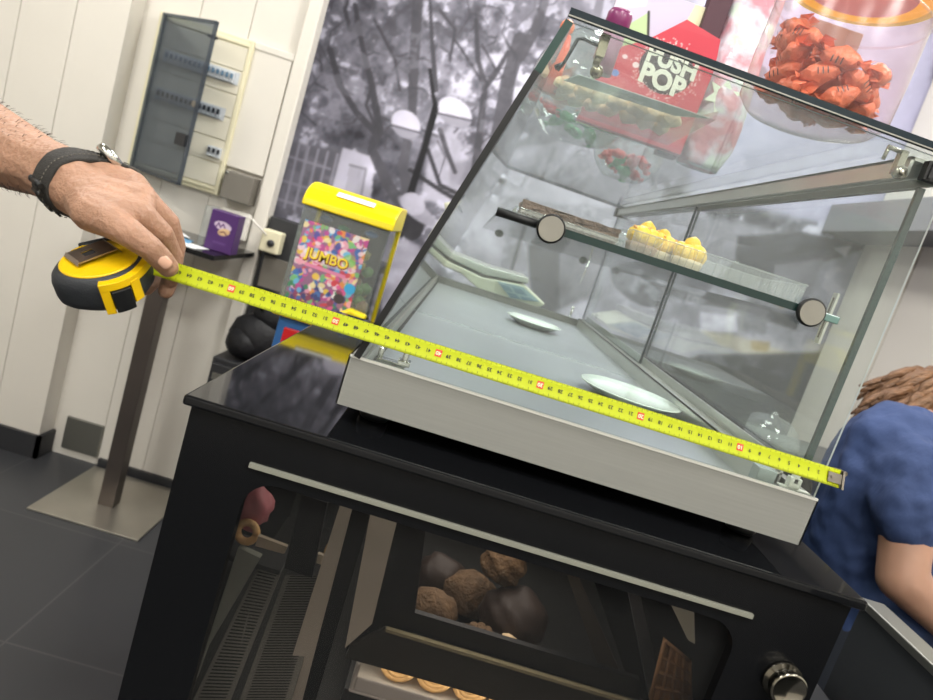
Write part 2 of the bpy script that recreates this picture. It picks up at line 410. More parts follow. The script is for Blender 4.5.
# trunks and boughs
D = G(.17); D2 = G(.25)
for pts, w, c in (
    (((355, 5), (362, 45), (372, 85), (380, 132)), (2.2, 2.5, 3, 4), D2), (((330, 50), (340, 85), (356, 112), (378, 135)), (3, 3, 3, 3.4), D2),
    (((372, 85), (366, 105), (376, 128)), (1.5, 1.5, 1.8), D2), (((378, 132), (372, 150), (388, 185), (402, 205)), (4, 4.5, 5.5, 6), G(.27)),
    (((418, 0), (414, 60), (412, 120), (403, 165), (410, 205)), (5, 5, 4, 5, 6), G(.3)),
    (((440, 130), (447, 152), (455, 172)), (2.5, 2.5, 2), D2), (((428, 150), (440, 185), (470, 200)), (2, 2, 2.2), D), (((410, 170), (440, 190), (462, 203)), (2, 2.2, 2.5), D),
    (((476, 20), (478, 60), (485, 85), (480, 130), (475, 170)), (2, 2.4, 3, 3.5, 4), D2), (((508, 52), (495, 75), (484, 88)), (2, 2.4, 2.6), D2), (((482, 45), (496, 70)), (1.3, 1.5), D2), (((455, 40), (470, 62), (484, 86)), (1.2, 1.4, 1.6), D2),
    (((520, 40), (508, 80), (500, 130), (490, 175)), (7, 7, 8, 8), G(.30)), (((545, 0), (535, 30), (520, 55)), (4, 5, 6), G(.3)),
    (((350, 30), (345, 10), (350, -10)), (2, 2, 2), D2), (((375, 20), (395, 60), (400, 90)), (1.4, 1.4, 1.2), D2), (((440, 10), (455, 30), (450, 60)), (1.2, 1.4, 1.2), D2),
    (((600, 0), (590, 50), (580, 110)), (4, 5, 6), G(.35)), (((560, 60), (585, 90), (600, 130)), (2, 2, 2), D2), (((640, 20), (630, 60), (600, 110)), (2, 3, 3), G(.35)),
    (((500, 180), (530, 195), (560, 170)), (2.5, 3, 2), D2), (((470, 190), (500, 210), (520, 190), (540, 150)), (3, 3, 2, 2), G(.3)), (((430, 0), (432, 40), (436, 90)), (1.5, 2, 2.5), D2)):
    cv.stroke(mps(*pts), [k * PXM * 1.0 for k in w], c, .92)
for i in range(70):
    x = rng.uniform(310, 640); y = rng.uniform(-30, 150); a = rng.uniform(0, 6.3); L = rng.uniform(12, 40)
    cv.stroke(mps((x, y), (x + L * .5 * math.cos(a), y + L * .5 * math.sin(a)), (x + L * math.cos(a + .4), y + L * math.sin(a + .4))), [1.2 * PXM, 1 * PXM, .5 * PXM], D2, .6)
g2 = fbm(H_, W_, 9, 3); foliage = np.clip((g2 - .58) * 8, 0, 1) * np.clip((cv.Y - mp_(400, 160)[1]) * 4, 0, 1)
cv.put(foliage, G(.55), .45); cv.put(np.clip((.40 - g2) * 8, 0, 1) * np.clip((cv.Y - mp_(400, 160)[1]) * 4, 0, 1), G(.27), .5)
# street lamp: post and two domed lanterns
cv.stroke(mps((430, 70), (433, 95), (436, 108)), [1.6 * PXM, 2 * PXM, 2.4 * PXM], G(.13)); cv.stroke(mps((436, 106), (424, 150), (407, 205), (398, 240)), [3.4 * PXM, 3.4 * PXM, 3.8 * PXM, 4 * PXM], G(.10))
for x, y, w_, h_ in ((406, 124, 15, 12), (455, 112, 18, 12)):
    u, v = mp_(x, y); an = -.3
    cv.disc(u, v, w_ * PXM, h_ * PXM, G(.86), .95, an)
    cv.poly(mps((x - w_, y + 1), (x + w_, y + 9), (x + w_ * .5, y + 18), (x - w_ * .5, y + 12)), G(.58), .9, 1); cv.stroke(mps((x - w_, y + 1), (x + w_, y + 9)), .004, G(.3))
# woman in a sun hat
u, v = mp_(413, 226); cv.disc(u, v, .052, .07, G(.16), .95)
cv.poly(mps((398, 236), (420, 246), (425, 290), (405, 330), (384, 345), (380, 290)), G(.60), .9, 3)
cv.poly(mps((392, 300), (412, 290), (396, 350), (380, 340)), G(.4), .6, 2)
u, v = mp_(417, 211); cv.disc(u, v, .105, .035, G(.62), .95, -.35); u, v = mp_(413, 204); cv.disc(u, v, .06, .048, G(.70), .95, -.3)
# people and paving further along, seen through the display case
cv.poly(mps((470, 210), (540, 180), (640, 200), (860, 250), (830, 440), (560, 400), (440, 320)), G(.55), .75, 8)
cv.poly(mps((515, 150), (560, 140), (640, 165), (660, 205), (560, 205), (500, 195)), G(.68), .7, 5)
cv.poly(mps((478, 200), (500, 195), (500, 290), (470, 280)), G(.62), .7, 3)
cv.poly(mps((528, 245), (560, 240), (560, 320), (540, 330), (530, 285)), G(.27), .85, 2)
cv.poly(mps((560, 240), (600, 245), (600, 290), (560, 310)), G(.40), .7, 4)
cv.stroke(mps((527, 200), (520, 240), (512, 268)), .009, G(.3), .8)
cv.poly(mps((555, 310), (640, 285), (660, 320), (640, 350), (560, 340)), G(.72), .7, 3)
u, v = mp_(637, 285); cv.disc(u, v, .15, .075, G(.26), .85, -.3)
cv.stroke(mps((650, 285), (700, 300), (760, 310)), .02, G(.33), .8)
cv.poly(mps((738, 236), (800, 232), (868, 246), (845, 256), (822, 262), (796, 330), (700, 300), (735, 260)), G(.22), .92, 2)
cv.poly(mps((775, 265), (825, 258), (806, 320), (770, 310)), G(.47), .8, 3)
cv.poly(mps((735, 300), (770, 305), (765, 335), (740, 330)), G(.38), .8, 3)
cv.poly(mps((833, 248), (850, 246), (846, 258)), G(.75), .8, 1)
cv.poly(mps((700, 312), (735, 316), (738, 332), (700, 332)), G(.75), .85, 2)
cv.poly(mps((660, 330), (820, 345), (800, 400), (640, 372)), (.64, .64, .66), .8, 5)
cv.poly(mps((700, 330), (735, 335), (825, 365), (800, 375), (720, 345)), (.70, .66, .52), .6, 3)
cv.poly(mps((750, 340), (770, 342), (768, 352), (752, 350)), (.55, .46, .24), .6, 2)
cv.poly(mps((640, 380), (700, 355), (850, 352), (870, 470), (600, 430)), G(.17), .95, 4)
# pale sky on the right-hand part
cv.poly(mps((700, -60), (960, -60), (900, 240), (690, 195), (680, 60)), (.68, .68, .75), .90, 14)
cv.poly(mps((545, -40), (700, -60), (690, 190), (600, 160)), G(.56), .45, 9)
for x, y, r in ((760, 50, 8), (765, 62, 6), (752, 40, 9), (745, 20, 10), (770, 10, 12), (758, 75, 5)):
    u, v = mp_(x, y); cv.put(np.clip(1.5 - np.hypot(cv.X - u, cv.Y - v) / (r * PXM * 1.6), 0, 1) * np.clip((fine - .5) * 8, 0, 1), G(.42), .8)
tex = fbm(H_, W_, 22, 4) - .5; low = np.clip(1.4 - cv.Y, 0, 1) * (cv.X > .5)
cv.a = cv.a * (1 + (.55 * low + .10)[..., None] * tex[..., None] * 1.2)
cv.a = cv.a * .94 + .06 + .0; cv.a = cv.a * np.array((.99, .985, 1.035))
wm = cv.mesh('photo_mural', (MX0, WY, MZ0), (1, 0, 0), (0, 0, 1), painted('mural_print', .6, .2))
tag(wm, 'black and white photo mural of trees, street lamp and woman in a hat', 'mural')

# right-hand side beyond the staff area: white cupboard with a dark shelf across it
t = thing('wall_cupboard', 'tall pale cupboard with a dark shelf band at the right of the mural', 'cupboard', (1.9, 2.2, 0))
bm = bmesh.new(); box(bm, (1.82, 1.7, 0), (2.6, 2.6, 2.95)); finw('cabinet_body', bm, M['white'], t, bevel=.004)
bm = bmesh.new(); box(bm, (1.808, 1.80, .05), (1.82, 2.16, 2.9)); finw('door', bm, M['white'], t, bevel=.003)
bm = bmesh.new(); box(bm, (1.808, 2.17, .05), (1.82, 2.58, 2.9)); finw('door', bm, M['white'], t, bevel=.003)
bm = bmesh.new(); box(bm, (1.800, 1.90, 1.78), (1.808, 1.93, 1.86)); finw('handle', bm, M['cream'], t)
t = tag(None or fin('wall_shelf', (lambda b: (box(b, (1.60, 1.0, 1.93), (1.806, 2.595, 2.06)), b)[1])(bmesh.new()), mat('shelf_grey', '77787c', .6), bevel=.004), 'dark grey wall shelf fixed across the pale cupboard at the right', 'shelf')

# ceiling lights; last four panels added as fill for front wall and cupboard
for i, (x, y) in enumerate(((-1.6, 1.0), (-1.6, -1.2), (.3, 1.3), (.3, -1.2), (1.7, .6), (1.7, -1.6), (-1.2, -2.45), (.3, -2.45), (1.6, -2.5), (1.05, 1.95))):
    bm = bmesh.new(); box(bm, (x - .32, y - .32, CEIL - .03), (x + .32, y + .32, CEIL)); f = fin('ceiling_and_fill_light', bm, M['white_b']); tag(f, None, None)
    f['label'] = 'square flush LED ceiling panel, unseen, some added as fill'; f['category'] = 'light'; f['group'] = 'ceiling panels'
    bm = bmesh.new(); box(bm, (x - .29, y - .29, CEIL - .034), (x + .29, y + .29, CEIL - .028)); fin('diffuser', bm, M['lightp'], f)
    ld = bpy.data.lights.new('panel_light', 'AREA'); ld.shape = 'SQUARE'; ld.size = .56; ld.energy = 14 if y > 1.5 else (32 if y > -2 else 18); ld.color = (1, .965, .91)
    lo = bpy.data.objects.new('panel_light', ld); COL.objects.link(lo); lo.location = (x, y, CEIL - .045)
w = bpy.data.worlds.new('room_air'); bpy.context.scene.world = w; w.use_nodes = True
w.node_tree.nodes['Background'].inputs[0].default_value = (.9, .93, 1, 1); w.node_tree.nodes['Background'].inputs[1].default_value = .3
sc = bpy.context.scene
sc.view_settings.view_transform = 'Standard'; sc.view_settings.look = 'None'; sc.view_settings.exposure = 0
sc.cycles.max_bounces = 12; sc.cycles.transparent_max_bounces = 32; sc.cycles.glossy_bounces = 5; sc.cycles.diffuse_bounces = 4
sc.cycles.caustics_reflective = False; sc.cycles.caustics_refractive = False; sc.cycles.sample_clamp_indirect = 4

# ================================================================== LEFT: distribution board, bar table
t = thing('fuse_box', 'cream electrical distribution board with open smoked door on the white wall', 'fuse box', (-1.16, 2.2, 1.28))
bm = bmesh.new(); box(bm, (-1.35, 2.168, 1.28), (-.975, 2.2, 1.89)); box(bm, (-1.335, 2.160, 1.295), (-.99, 2.168, 1.31)); box(bm, (-1.335, 2.16, 1.86), (-.99, 2.168, 1.875)); box(bm, (-1.35, 2.16, 1.28), (-1.333, 2.168, 1.89)); box(bm, (-.992, 2.16, 1.28), (-.975, 2.168, 1.89)); finw('case', bm, M['cream'], t, bevel=.003)
for k in range(6):
    z = 1.313 + k * .091; bm = bmesh.new(); box(bm, (-1.332, 2.161, z), (-.993, 2.169, z + .088)); finw('cover_plate', bm, M['cream2'], t, bevel=.0015)
for zc, xs, c in ((1.735, (-1.30, -1.0), 'pale'), (1.590, (-1.30, -1.02), 'dark'), (1.442, (-1.30, -.985), 'three')):
    bm = bmesh.new(); box(bm, (xs[0], 2.158, zc - .024), (xs[1], 2.163, zc + .024)); fr_ = finw('breaker_row', bm, mat('row_' + c, {'pale': 'b9bfc4', 'dark': 'b5b9bd', 'three': 'd2cdbb'}[c], .5), t)
    bm = bmesh.new(); x = xs[0] + .01; i = 0
    while x < xs[1] - .018:
        if c != 'three' or x > -1.065: box(bm, (x, 2.146, zc - .020), (x + .016, 2.158, zc + .020)); box(bm, (x + .004, 2.139, zc - .006), (x + .012, 2.146, zc + .012), 1)
        x += .0185; i += 1
    bmesh.ops.translate(bm, verts=bm.verts[:], vec=into(t)); o = fin('breakers', bm, [mat('breaker_' + c, 'c9ced2' if c != 'dark' else 'a9b0b6', .4), mat('switch_' + c, '5d7c94' if c == 'pale' else '20252d', .4)], fr_)
    o.name = 'breaker'; o['kind'] = 'stuff'
bm = bmesh.new(); box(bm, (-1.155, 2.157, 1.853), (-1.115, 2.161, 1.862)); finw('latch_slot', bm, M['darkgrey'], t)
t.location.x += 0
# door, hinged on the left edge and swung about 38 degrees
hg = Vector((-1.325, 2.158, 0)); a = math.radians(-33); dx = Vector((math.cos(a), math.sin(a), 0)); dn = Vector((dx.y, -dx.x, 0))
bm = bmesh.new(); p0 = hg + Vector((0, 0, 1.285)); p1 = p0 + dx * .335; up = Vector((0, 0, .60))
prism(bm, [p0, p1, p1 + up, p0 + up], dn * .004)
for q0, q1 in ((p0, p0 + dx * .008), (p1 - dx * .008, p1)): prism(bm, [q0, q1, q1 + up, q0 + up], dn * .014)
for q in (p0, p0 + up - Vector((0, 0, .01))): prism(bm, [q, q + dx * .335, q + dx * .335 + Vector((0, 0, .01)), q + Vector((0, 0, .01))], dn * .014)
dr = finw('door', bm, M['smoke'], t)
bm = bmesh.new(); c0 = p1 - dx * .075 + Vector((0, 0, .14)); prism(bm, [c0, c0 + dx * .062, c0 + dx * .062 + Vector((0, 0, .045)), c0 + Vector((0, 0, .045))], dn * .018)
bmesh.ops.translate(bm, verts=bm.verts[:], vec=into(t)); fin('label_holder', bm, M['darkgrey'], dr)
bm = bmesh.new(); tube(bm, [p1 - dx * .022 + Vector((0, 0, .30)) - dn * .002, p1 - dx * .022 + Vector((0, 0, .30)) + dn * .012], .012, 16); bmesh.ops.translate(bm, verts=bm.verts[:], vec=into(t)); fin('lock', bm, M['greybox'], dr)

t.location.x += .018; t.location.z -= .006
bm = bmesh.new(); box(bm, (-.935, 2.12, 1.275), (-.815, 2.2, 1.385)); f = fin('junction_box', bm, M['greybox'], bevel=.004); tag(f, 'small grey junction box on the wall right below the fuse box', 'junction box')
bm = bmesh.new(); lathe(bm, ((0, 0), (.006, 0), (.006, .003), (0, .003)), (-.925, 2.12, 1.375), (0, -1, 0), 10); fin('screw', bm, M['dalu'], f)
bm = bmesh.new(); box(bm, (-.972, 2.178, 1.40), (-.805, 2.2, 1.885)); box(bm, (-.978, 2.174, 1.86), (-.80, 2.178, 1.885)); tag(fin('cable_duct', bm, M['white'], bevel=.003), 'wide white cable duct beside the fuse box', 'cable duct')
bm = bmesh.new(); box(bm, (-1.36, 2.188, .035), (-1.20, 2.2, .18)); tag(fin('skirting_plate', bm, M['dalu'], bevel=.002), 'scuffed metal plate at the foot of the wall recess', 'metal plate')
bm = bmesh.new(); box(bm, (-.92, 2.15, 1.13), (-.805, 2.178, 1.24)); s_ = fin('wall_socket', bm, M['white_b'], bevel=.005); tag(s_, 'white wall socket beside the bar table, at the edge of the mural', 'socket')
bm = bmesh.new(); tube(bm, [(-.86, 2.14, 1.2), (-.83, 2.10, 1.23), (-.78, 2.08, 1.235), (-.73, 2.1, 1.20), (-.70, 2.15, 1.17)], .004, 8); tag(fin('power_cable', bm, M['white_b']), 'white cable looping between the wall socket and the plug block', 'cable')
bm = bmesh.new(); box(bm, (-.735, 2.12, 1.12), (-.655, 2.18, 1.21)); s_ = fin('plug_block', bm, M['cream'], bevel=.006); tag(s_, 'cream plug block left of the yellow candy dispenser', 'plug')
bm = bmesh.new(); lathe(bm, ((0, 0), (.014, 0), (.014, .012), (0, .012)), (-.69, 2.12, 1.16), (0, -1, 0), 16); fin('plug_hole', bm, M['darkgrey'], s_)
bm = bmesh.new(); box(bm, (-.74, 1.93, .0), (-.40, 2.12, .70)); box(bm, (-.735, 1.915, .40), (-.41, 1.93, .68)); s_ = fin('storage_cabinet', bm, M['darkgrey'], bevel=.004); tag(s_, 'dark low cabinet under the black bag, behind the candy dispenser', 'cabinet')
bm = bmesh.new(); box(bm, (-.72, 1.905, .62), (-.43, 1.915, .645)); fin('handle', bm, M['dalu'], s_)

t = thing('bar_table', 'black-topped bar table on a square steel pole and flat steel base', 'table', (-.975, 1.93, 0))
bm = bmesh.new(); box(bm, (-1.21, 1.725, 1.082), (-.755, 2.165, 1.10)); finw('tabletop', bm, M['gloss_black'], t, bevel=.002)
bm = bmesh.new(); box(bm, (-1.015, 1.875, .008), (-.955, 1.935, 1.082)); finw('pole', bm, mat('pole_steel', '6b6460', .36, .9, noise=.1, nscale=4), t, bevel=.002)
bm = bmesh.new(); box(bm, (-1.19, 1.715, 0), (-.77, 2.165, .008)); finw('base_plate', bm, mat('plate_steel', 'b4b0a6', .32, .9, noise=.1, nscale=5), t, bevel=.002)

t = thing('napkin_box', 'purple napkin box with clear sleeve and pale print on the bar table', 'box', (-.80, 1.89, 1.10))
bm = bmesh.new(); box(bm, (-.845, 1.85, 1.10), (-.745, 1.92, 1.245)); cardm = finw('carton', bm, M['purple'], t, bevel=.003)
c2 = Canvas(.098, .14, .002, hx('4b2f63'))
c2.disc(.050, .092, .032, .016, (.80, .74, .80), .9, -.1); c2.disc(.058, .072, .022, .013, (.82, .70, .50), .9, .3); c2.stroke([(.026, .085), (.034, .100), (.042, .086), (.050, .100), (.058, .088)], .0022, (.32, .2, .4)); c2.stroke([(.044, .068), (.058, .074), (.070, .064)], .002, (.35, .2, .25)); c2.stroke([(.03, .03), (.07, .03)], .004, (.35, .24, .45))
c2.mesh('printed_front', Vector((-.844, 1.8485, 1.102)) - Vector(t.location), (1, 0, 0), (0, 0, 1), painted('napkin_print', .3), t)
bm = bmesh.new(); box(bm, (-.868, 1.845, 1.10), (-.847, 1.925, 1.25)); finw('clear_sleeve', bm, M['plastic'], t)
for i, (x, y, r, m_) in enumerate(((-.90, 1.80, -.15, 'paper'), (-.97, 1.85, .25, 'bluepaper'), (-1.03, 1.95, .7, 'paper'))):
    bm = bmesh.new(); box(bm, (-.075, -.05, 0), (.075, .05, .0012)); c = fin('leaflet', bm, M[m_]); c.location = (x, y, 1.10 + .0015 * i + .0004); c.rotation_euler = (0, 0, r)
    tag(c, ('white leaflet nearest the edge of the bar table', 'blue printed leaflet lying beside the purple napkin box', 'white leaflet at the back left of the leaflets on the bar table')[i], 'leaflet', 'leaflets on the bar table')
t = thing('backpack', 'black bag slumped on the low dark cabinet beside the bar table', 'bag', (-.60, 2.0, .70))
bm = bmesh.new()
for c, s in (((-.60, 2.02, .80), (.13, .075, .10)), ((-.56, 2.02, .90), (.10, .06, .07)), ((-.65, 2.01, .77), (.085, .075, .068))): blob(bm, c, s, 3, jit=.05)
finw('bag_body', bm, mat('bag_nylon', '141519', .6, bump=.5, bscale=30), t)
bm = bmesh.new(); tube(bm, [(-.62, 1.97, .92), (-.60, 1.96, 1.0), (-.54, 1.97, 1.0), (-.51, 1.99, .94)], .008, 8); finw('strap', bm, M['blackmat'], t)
bm = bmesh.new(); box(bm, (-.738, 2.19, .95), (-.44, 2.30, 1.26)); box(bm, (-.72, 2.18, .97), (-.46, 2.19, 1.10), 1); box(bm, (-.738, 2.20, 0), (-.72, 2.30, .95)); box(bm, (-.46, 2.20, 0), (-.44, 2.30, .95)); tag(fin('display_stand', bm, [M['darkgrey'], M['greybox']], bevel=.003), 'dark grey stand in front of the mural behind the candy dispenser', 'stand')

# ================================================================== CANDY DISPENSER
t = thing('candy_dispenser', 'yellow and clear candy vending head with colourful sweets poster on a red stand', 'candy machine', (-.22, 1.15, 0))
X0, X1, Y0, Y1, Z0, Z1 = -.332, -.118, 1.03, 1.22, 1.135, 1.385
bm = bmesh.new()                      # domed yellow lid
pr = [(Y0 - .008, Z1)] + [(Y0 - .008 + .10 * (1 - math.cos(k * PI / 12)), Z1 + .060 * math.sin(k * PI / 12)) for k in range(1, 7)] + [(Y1 + .004, Z1 + .060), (Y1 + .004, Z1)]
prism(bm, [(X0 - .006, y, z) for y, z in pr], (X1 - X0 + .012, 0, 0)); lid = finw('lid', bm, M['yellow'], t, bevel=.004)
lp = [(Y0 - .0095 + .10 * (1 - math.cos(k_)), Z1 + .001 + .060 * math.sin(k_)) for k_ in (.72, .98)]
bm = bmesh.new(); prism(bm, [(X0 + .065, lp[0][0], lp[0][1]), (X1 - .055, lp[0][0], lp[0][1]), (X1 - .055, lp[1][0], lp[1][1]), (X0 + .065, lp[1][0], lp[1][1])], (0, -.001, .001)); finw('lid_label', bm, M['paper'], t)
bm = bmesh.new()
for a_, b_ in (((X0, Y0, Z0), (X1, Y0 + .003, Z1)), ((X0, Y0, Z0), (X0 + .003, Y1, Z1)), ((X1 - .003, Y0, Z0), (X1, Y1, Z1))): box(bm, a_, b_)
finw('clear_panels', bm, M['plastic'], t)
bm = bmesh.new(); box(bm, (X1 - .006, Y1 - .02, Z0 - .02), (X1 + .005, Y1 + .004, Z1)); box(bm, (X0 - .005, Y1 - .02, Z0 - .02), (X0 + .006, Y1 + .004, Z1)); box(bm, (X0, Y1 - .006, Z0), (X1, Y1, Z1), 1); finw('back_frame', bm, [M['yellow'], M['darkgrey']], t)
pc = Canvas(.16, .195, .0017, (.55, .35, .5)); pal = [hx(c) for c in ('e8468a', 'f5c93a', '58b6e6', 'f29bb5', 'd8343f', '6cc06a', 'f7e7a0', 'f4f0ee', '2d62b4', 'ef8a3c', 'c23a8c', 'ffd9e4', '3c3f9a')]
for i in range(420):
    y = rng.uniform(0, .215); c = pal[rng.randint(len(pal))]
    if y < .05 and rng.rand() < .5: c = (hx('2a2f6b'), hx('8a2f4a'), hx('2b7a4a'))[rng.randint(3)]
    pc.disc(rng.uniform(0, .165), y, rng.uniform(.004, .011), rng.uniform(.003, .009), c, .9, rng.uniform(0, 3))
pc.stroke([(.03, .205), (.135, .207)], .007, (.97, .93, .95), .5)
pc.disc(.085, .118, .062, .018, hx('f6e5e8'), .5); pc.stroke([(.03, .093), (.125, .090)], .0045, hx('e87aa8')); pc.disc(.147, .066, .014, .013, hx('2aa6e8')); pc.disc(.128, .035, .013, .012, hx('2a2226')); pc.disc(.128, .13, .016, .016, hx('7cc24a'), .6)
pc.a = pc.a * .80 + .17
tilt = Vector((1, 0, .0)).normalized()
po = pc.mesh('poster', Vector((X0 + .012, Y0 - .0015, Z0 + .022)) - Vector(t.location), tilt, Vector((.0, 0, 1)), painted('sweets_print', .35), t)
bm = bmesh.new(); text_into(bm, 'JUMBO', .034, (X0 + .088, Y0 - .0022, Z0 + .140), (1, 0, -.02), (0.02, 0, 1), bold=.06); bmesh.ops.translate(bm, verts=bm.verts[:], vec=into(t)); fin('lettering', bm, mat('print_dark_red', '8e2a1e', .5), po)
bm = bmesh.new(); text_into(bm, 'JUMBO', .034, (X0 + .087, Y0 - .0030, Z0 + .1415), (1, 0, -.02), (0.02, 0, 1), bold=.02); bmesh.ops.translate(bm, verts=bm.verts[:], vec=into(t)); fin('lettering', bm, mat('print_yellow', 'ffe14a', .5), po)
bm = bmesh.new()
prism(bm, [(X1 - .075, Y0 - .035, Z0 + .018), (X1 - .030, Y0 - .035, Z0 + .0), (X1 + .002, Y0 - .035, Z0 + .012), (X1 + .004, Y0 - .030, Z0 + .040), (X1 - .04, Y0 - .030, Z0 + .046)], (0, .034, 0)); finw('chute', bm, M['yellow'], t, bevel=.006)
bm = bmesh.new(); box(bm, (X1 - .035, Y0 - .004, Z0 + .02), (X1 + .006, Y0 + .02, Z0 + .034)); finw('chute_flap', bm, M['blackmat'], t)
bm = bmesh.new(); box(bm, (X0 - .006, Y0 - .006, Z0 - .025), (X1 + .006, Y1 + .004, Z0)); finw('base', bm, M['yellow'], t, bevel=.004)
bm = bmesh.new(); box(bm, (X0 + .01, Y0 + .01, Z0 - .16), (X1 - .01, Y1 - .01, Z0 - .025)); box(bm, (X0 + .03, Y0, Z0 - .12), (X0 + .075, Y0 + .01, Z0 - .05), 1); finw('coin_mechanism', bm, [M['blue'], M['red']], t, bevel=.003)
bm = bmesh.new(); box(bm, (X0, Y0 - .01, .0), (X1, Y1, Z0 - .16)); finw('stand', bm, M['red'], t, bevel=.006)
pal2 = ('yellow', 'greenwrap', 'redwrap', 'blue', 'orangewrap')
bm = bmesh.new()
for i in range(70): blob(bm, (rng.uniform(X0 + .03, X1 - .02), rng.uniform(Y0 + .05, Y1 - .03), Z0 + .02 + rng.rand() * .15), rng.uniform(.013, .02), 1, mi=i % 3)
bmesh.ops.translate(bm, verts=bm.verts[:], vec=into(t)); o = fin('sweets', bm, [mat('sweet_yellow', 'b3a63f', .4), mat('sweet_green', '5a8a44', .4), mat('sweet_tan', '8f6f4e', .4)], t); o['kind'] = 'stuff'
for i, (x, y, z, c) in enumerate(((X0 + .05, Y0 + .05, Z1 - .02, 'blue'), (X0 + .095, Y0 + .06, Z1 - .03, 'greenwrap'), (X1 - .045, Y0 + .03, Z1 - .022, 'blue'))):
    bm = bmesh.new(); blob(bm, (x, y, z), (.017, .014, .009), 2); fin('candy_capsule', bm, M[c])
    o = [q for q in COL.objects if q.name.startswith('candy_capsule')][-1]; tag(o, ('blue capsule at the upper left inside the candy dispenser', 'green capsule inside the candy dispenser', 'blue capsule at the upper right inside the candy dispenser')[i], 'capsule', 'capsules in the candy dispenser')
# ================================================================== LONG REFRIGERATED COUNTER
FX0, FX1, FY0, FY1, FT = -.116, .509, -.0394, .60, 1.2245
t = thing('refrigerated_counter', 'black refrigerated counter with rounded glass door window under the glass display case', 'fridge', (.186, FY0, 0))
CT = 1.234
bm = bmesh.new(); box(bm, (-.1215, -.0471, FT), (.5165, .61, CT)); finw('countertop', bm, M['gloss_black'], t, bevel=.0025, seg=3)
bm = bmesh.new(); box(bm, (FX0, FY0 + .0125, .08), (FX0 + .02, FY1, FT)); finw('side_panel', bm, M['black'], t)
bm = bmesh.new(); box(bm, (FX1 - .02, FY0 + .0125, .08), (FX1, FY1, FT)); finw('side_panel', bm, M['black'], t)
bm = bmesh.new(); box(bm, (FX0 + .02, FY1 - .02, .08), (FX1 - .02, FY1, FT)); finw('back_panel', bm, M['inner'], t)
bm = bmesh.new(); box(bm, (FX0 + .02, FY0 + .02, 1.209), (FX1 - .02, FY1 - .02, FT)); finw('inner_ceiling', bm, M['inner'], t)
bm = bmesh.new(); box(bm, (FX0 + .01, FY0 + .03, 0), (FX1 - .01, FY1 - .01, .08)); finw('plinth', bm, M['darkgrey'], t)
bm = bmesh.new(); box(bm, (FX0 + .02, FY0 + .012, .62), (FX1 - .02, FY1 - .02, .66)); finw('bottom_panel', bm, M['inner'], t)
# end door with rounded window
wx0, wx1, wz0, wz1, rr = -.051, .420, .69, 1.1737, .0285
inner = []
for cx_, cz_, a0 in ((wx1 - rr, wz1 - rr, 0), (wx0 + rr, wz1 - rr, 90), (wx0 + rr, wz0 + rr, 180), (wx1 - rr, wz0 + rr, 270)):
    for k in range(7):
        a_ = math.radians(a0 + k * 15); inner.append((cx_ + rr * math.cos(a_), cz_ + rr * math.sin(a_)))
ox0, ox1, oz0, oz1 = FX0 + .001, FX1 - .001, .085, FT - .001
cxm, czm = (wx0 + wx1) / 2, (wz0 + wz1) / 2
outer = []
for q, (cx_, cz_) in enumerate(((ox1, oz1), (ox0, oz1), (ox0, oz0), (ox1, oz0))):
    for k in range(7):
        ix, iz = inner[q * 7 + k]
        if k == 3: outer.append((cx_, cz_))
        elif (k < 3) == (q % 2 == 0): outer.append((cx_, iz + (cz_ - iz) * k / 3 * .3 if False else iz))
        else: outer.append((ix, cz_))
bm = bmesh.new(); N = len(inner); yA, yB = FY0, FY0 + .012
va = [bm.verts.new((x, yA, z)) for x, z in inner]; vb = [bm.verts.new((x, yA, z)) for x, z in outer]
vc = [bm.verts.new((x, yB, z)) for x, z in inner]; vd = [bm.verts.new((x, yB, z)) for x, z in outer]
for i in range(N):
    j = (i + 1) % N
    bm.faces.new((va[i], va[j], vb[j], vb[i])); bm.faces.new((vc[i], vd[i], vd[j], vc[j])); bm.faces.new((va[i], vc[i], vc[j], va[j])); bm.faces.new((vb[i], vb[j], vd[j], vd[i]))
door = finw('door', bm, M['black'], t)
tl = -Vector(t.location)
def sub(name, bm, m, parent, root=None, **k):
    bmesh.ops.translate(bm, verts=bm.verts[:], vec=-Vector((root or t).location)); return fin(name, bm, m, parent, **k)
bm = bmesh.new(); prism(bm, [(x, FY0 + .012, z) for x, z in inner], (0, .004, 0)); sub('window_glass', bm, M['doorglass'], door)
bm = bmesh.new(); box(bm, (-.0525, FY0 - .004, 1.1850), (.4245, FY0, 1.1895)); sub('handle_strip', bm, mat('handle_metal', '86877c', .45, .3), door, bevel=.0003)
bm = bmesh.new(); kc = at(781, 679, 1, FY0)
lathe(bm, ((0, 0), (.0185, 0), (.0185, .004), (.0150, .006), (.0155, .012), (.0170, .014), (.0170, .0165), (.0155, .018), (.0140, .0165), (0, .016)), kc, (0, -1, 0), 36)
sub('door_knob', bm, mat('knob_steel', '8f8b80', .16, 1), door)
# dim area light added at the top to brighten the dark interior
ld = bpy.data.lights.new('fridge_fill', 'AREA'); ld.shape = 'RECTANGLE'; ld.size = .30; ld.size_y = .5; ld.energy = 1.8; ld.color = (1, .95, .86)
lo = bpy.data.objects.new('fridge_fill', ld); COL.objects.link(lo); lo.location = (.18, .26, 1.203)
ld = bpy.data.lights.new('under_shelf_fill', 'AREA'); ld.shape = 'RECTANGLE'; ld.size = .28; ld.size_y = .02; ld.energy = .10; ld.color = (1, .93, .8)  # fill light added below the shelf to brighten the rolls
lo = bpy.data.objects.new('under_shelf_fill', ld); COL.objects.link(lo); lo.location = (.22, .105, .936)
def slab(name, px, ax, val, th, m, parent=t, vec=None, bevel=0):
    bm = bmesh.new(); v = [0, 0, 0]; v[ax] = th
    prism(bm, [at(x, y, ax, val) for x, y in px], vec or v); return finw(name, bm, m, t, bevel=bevel)
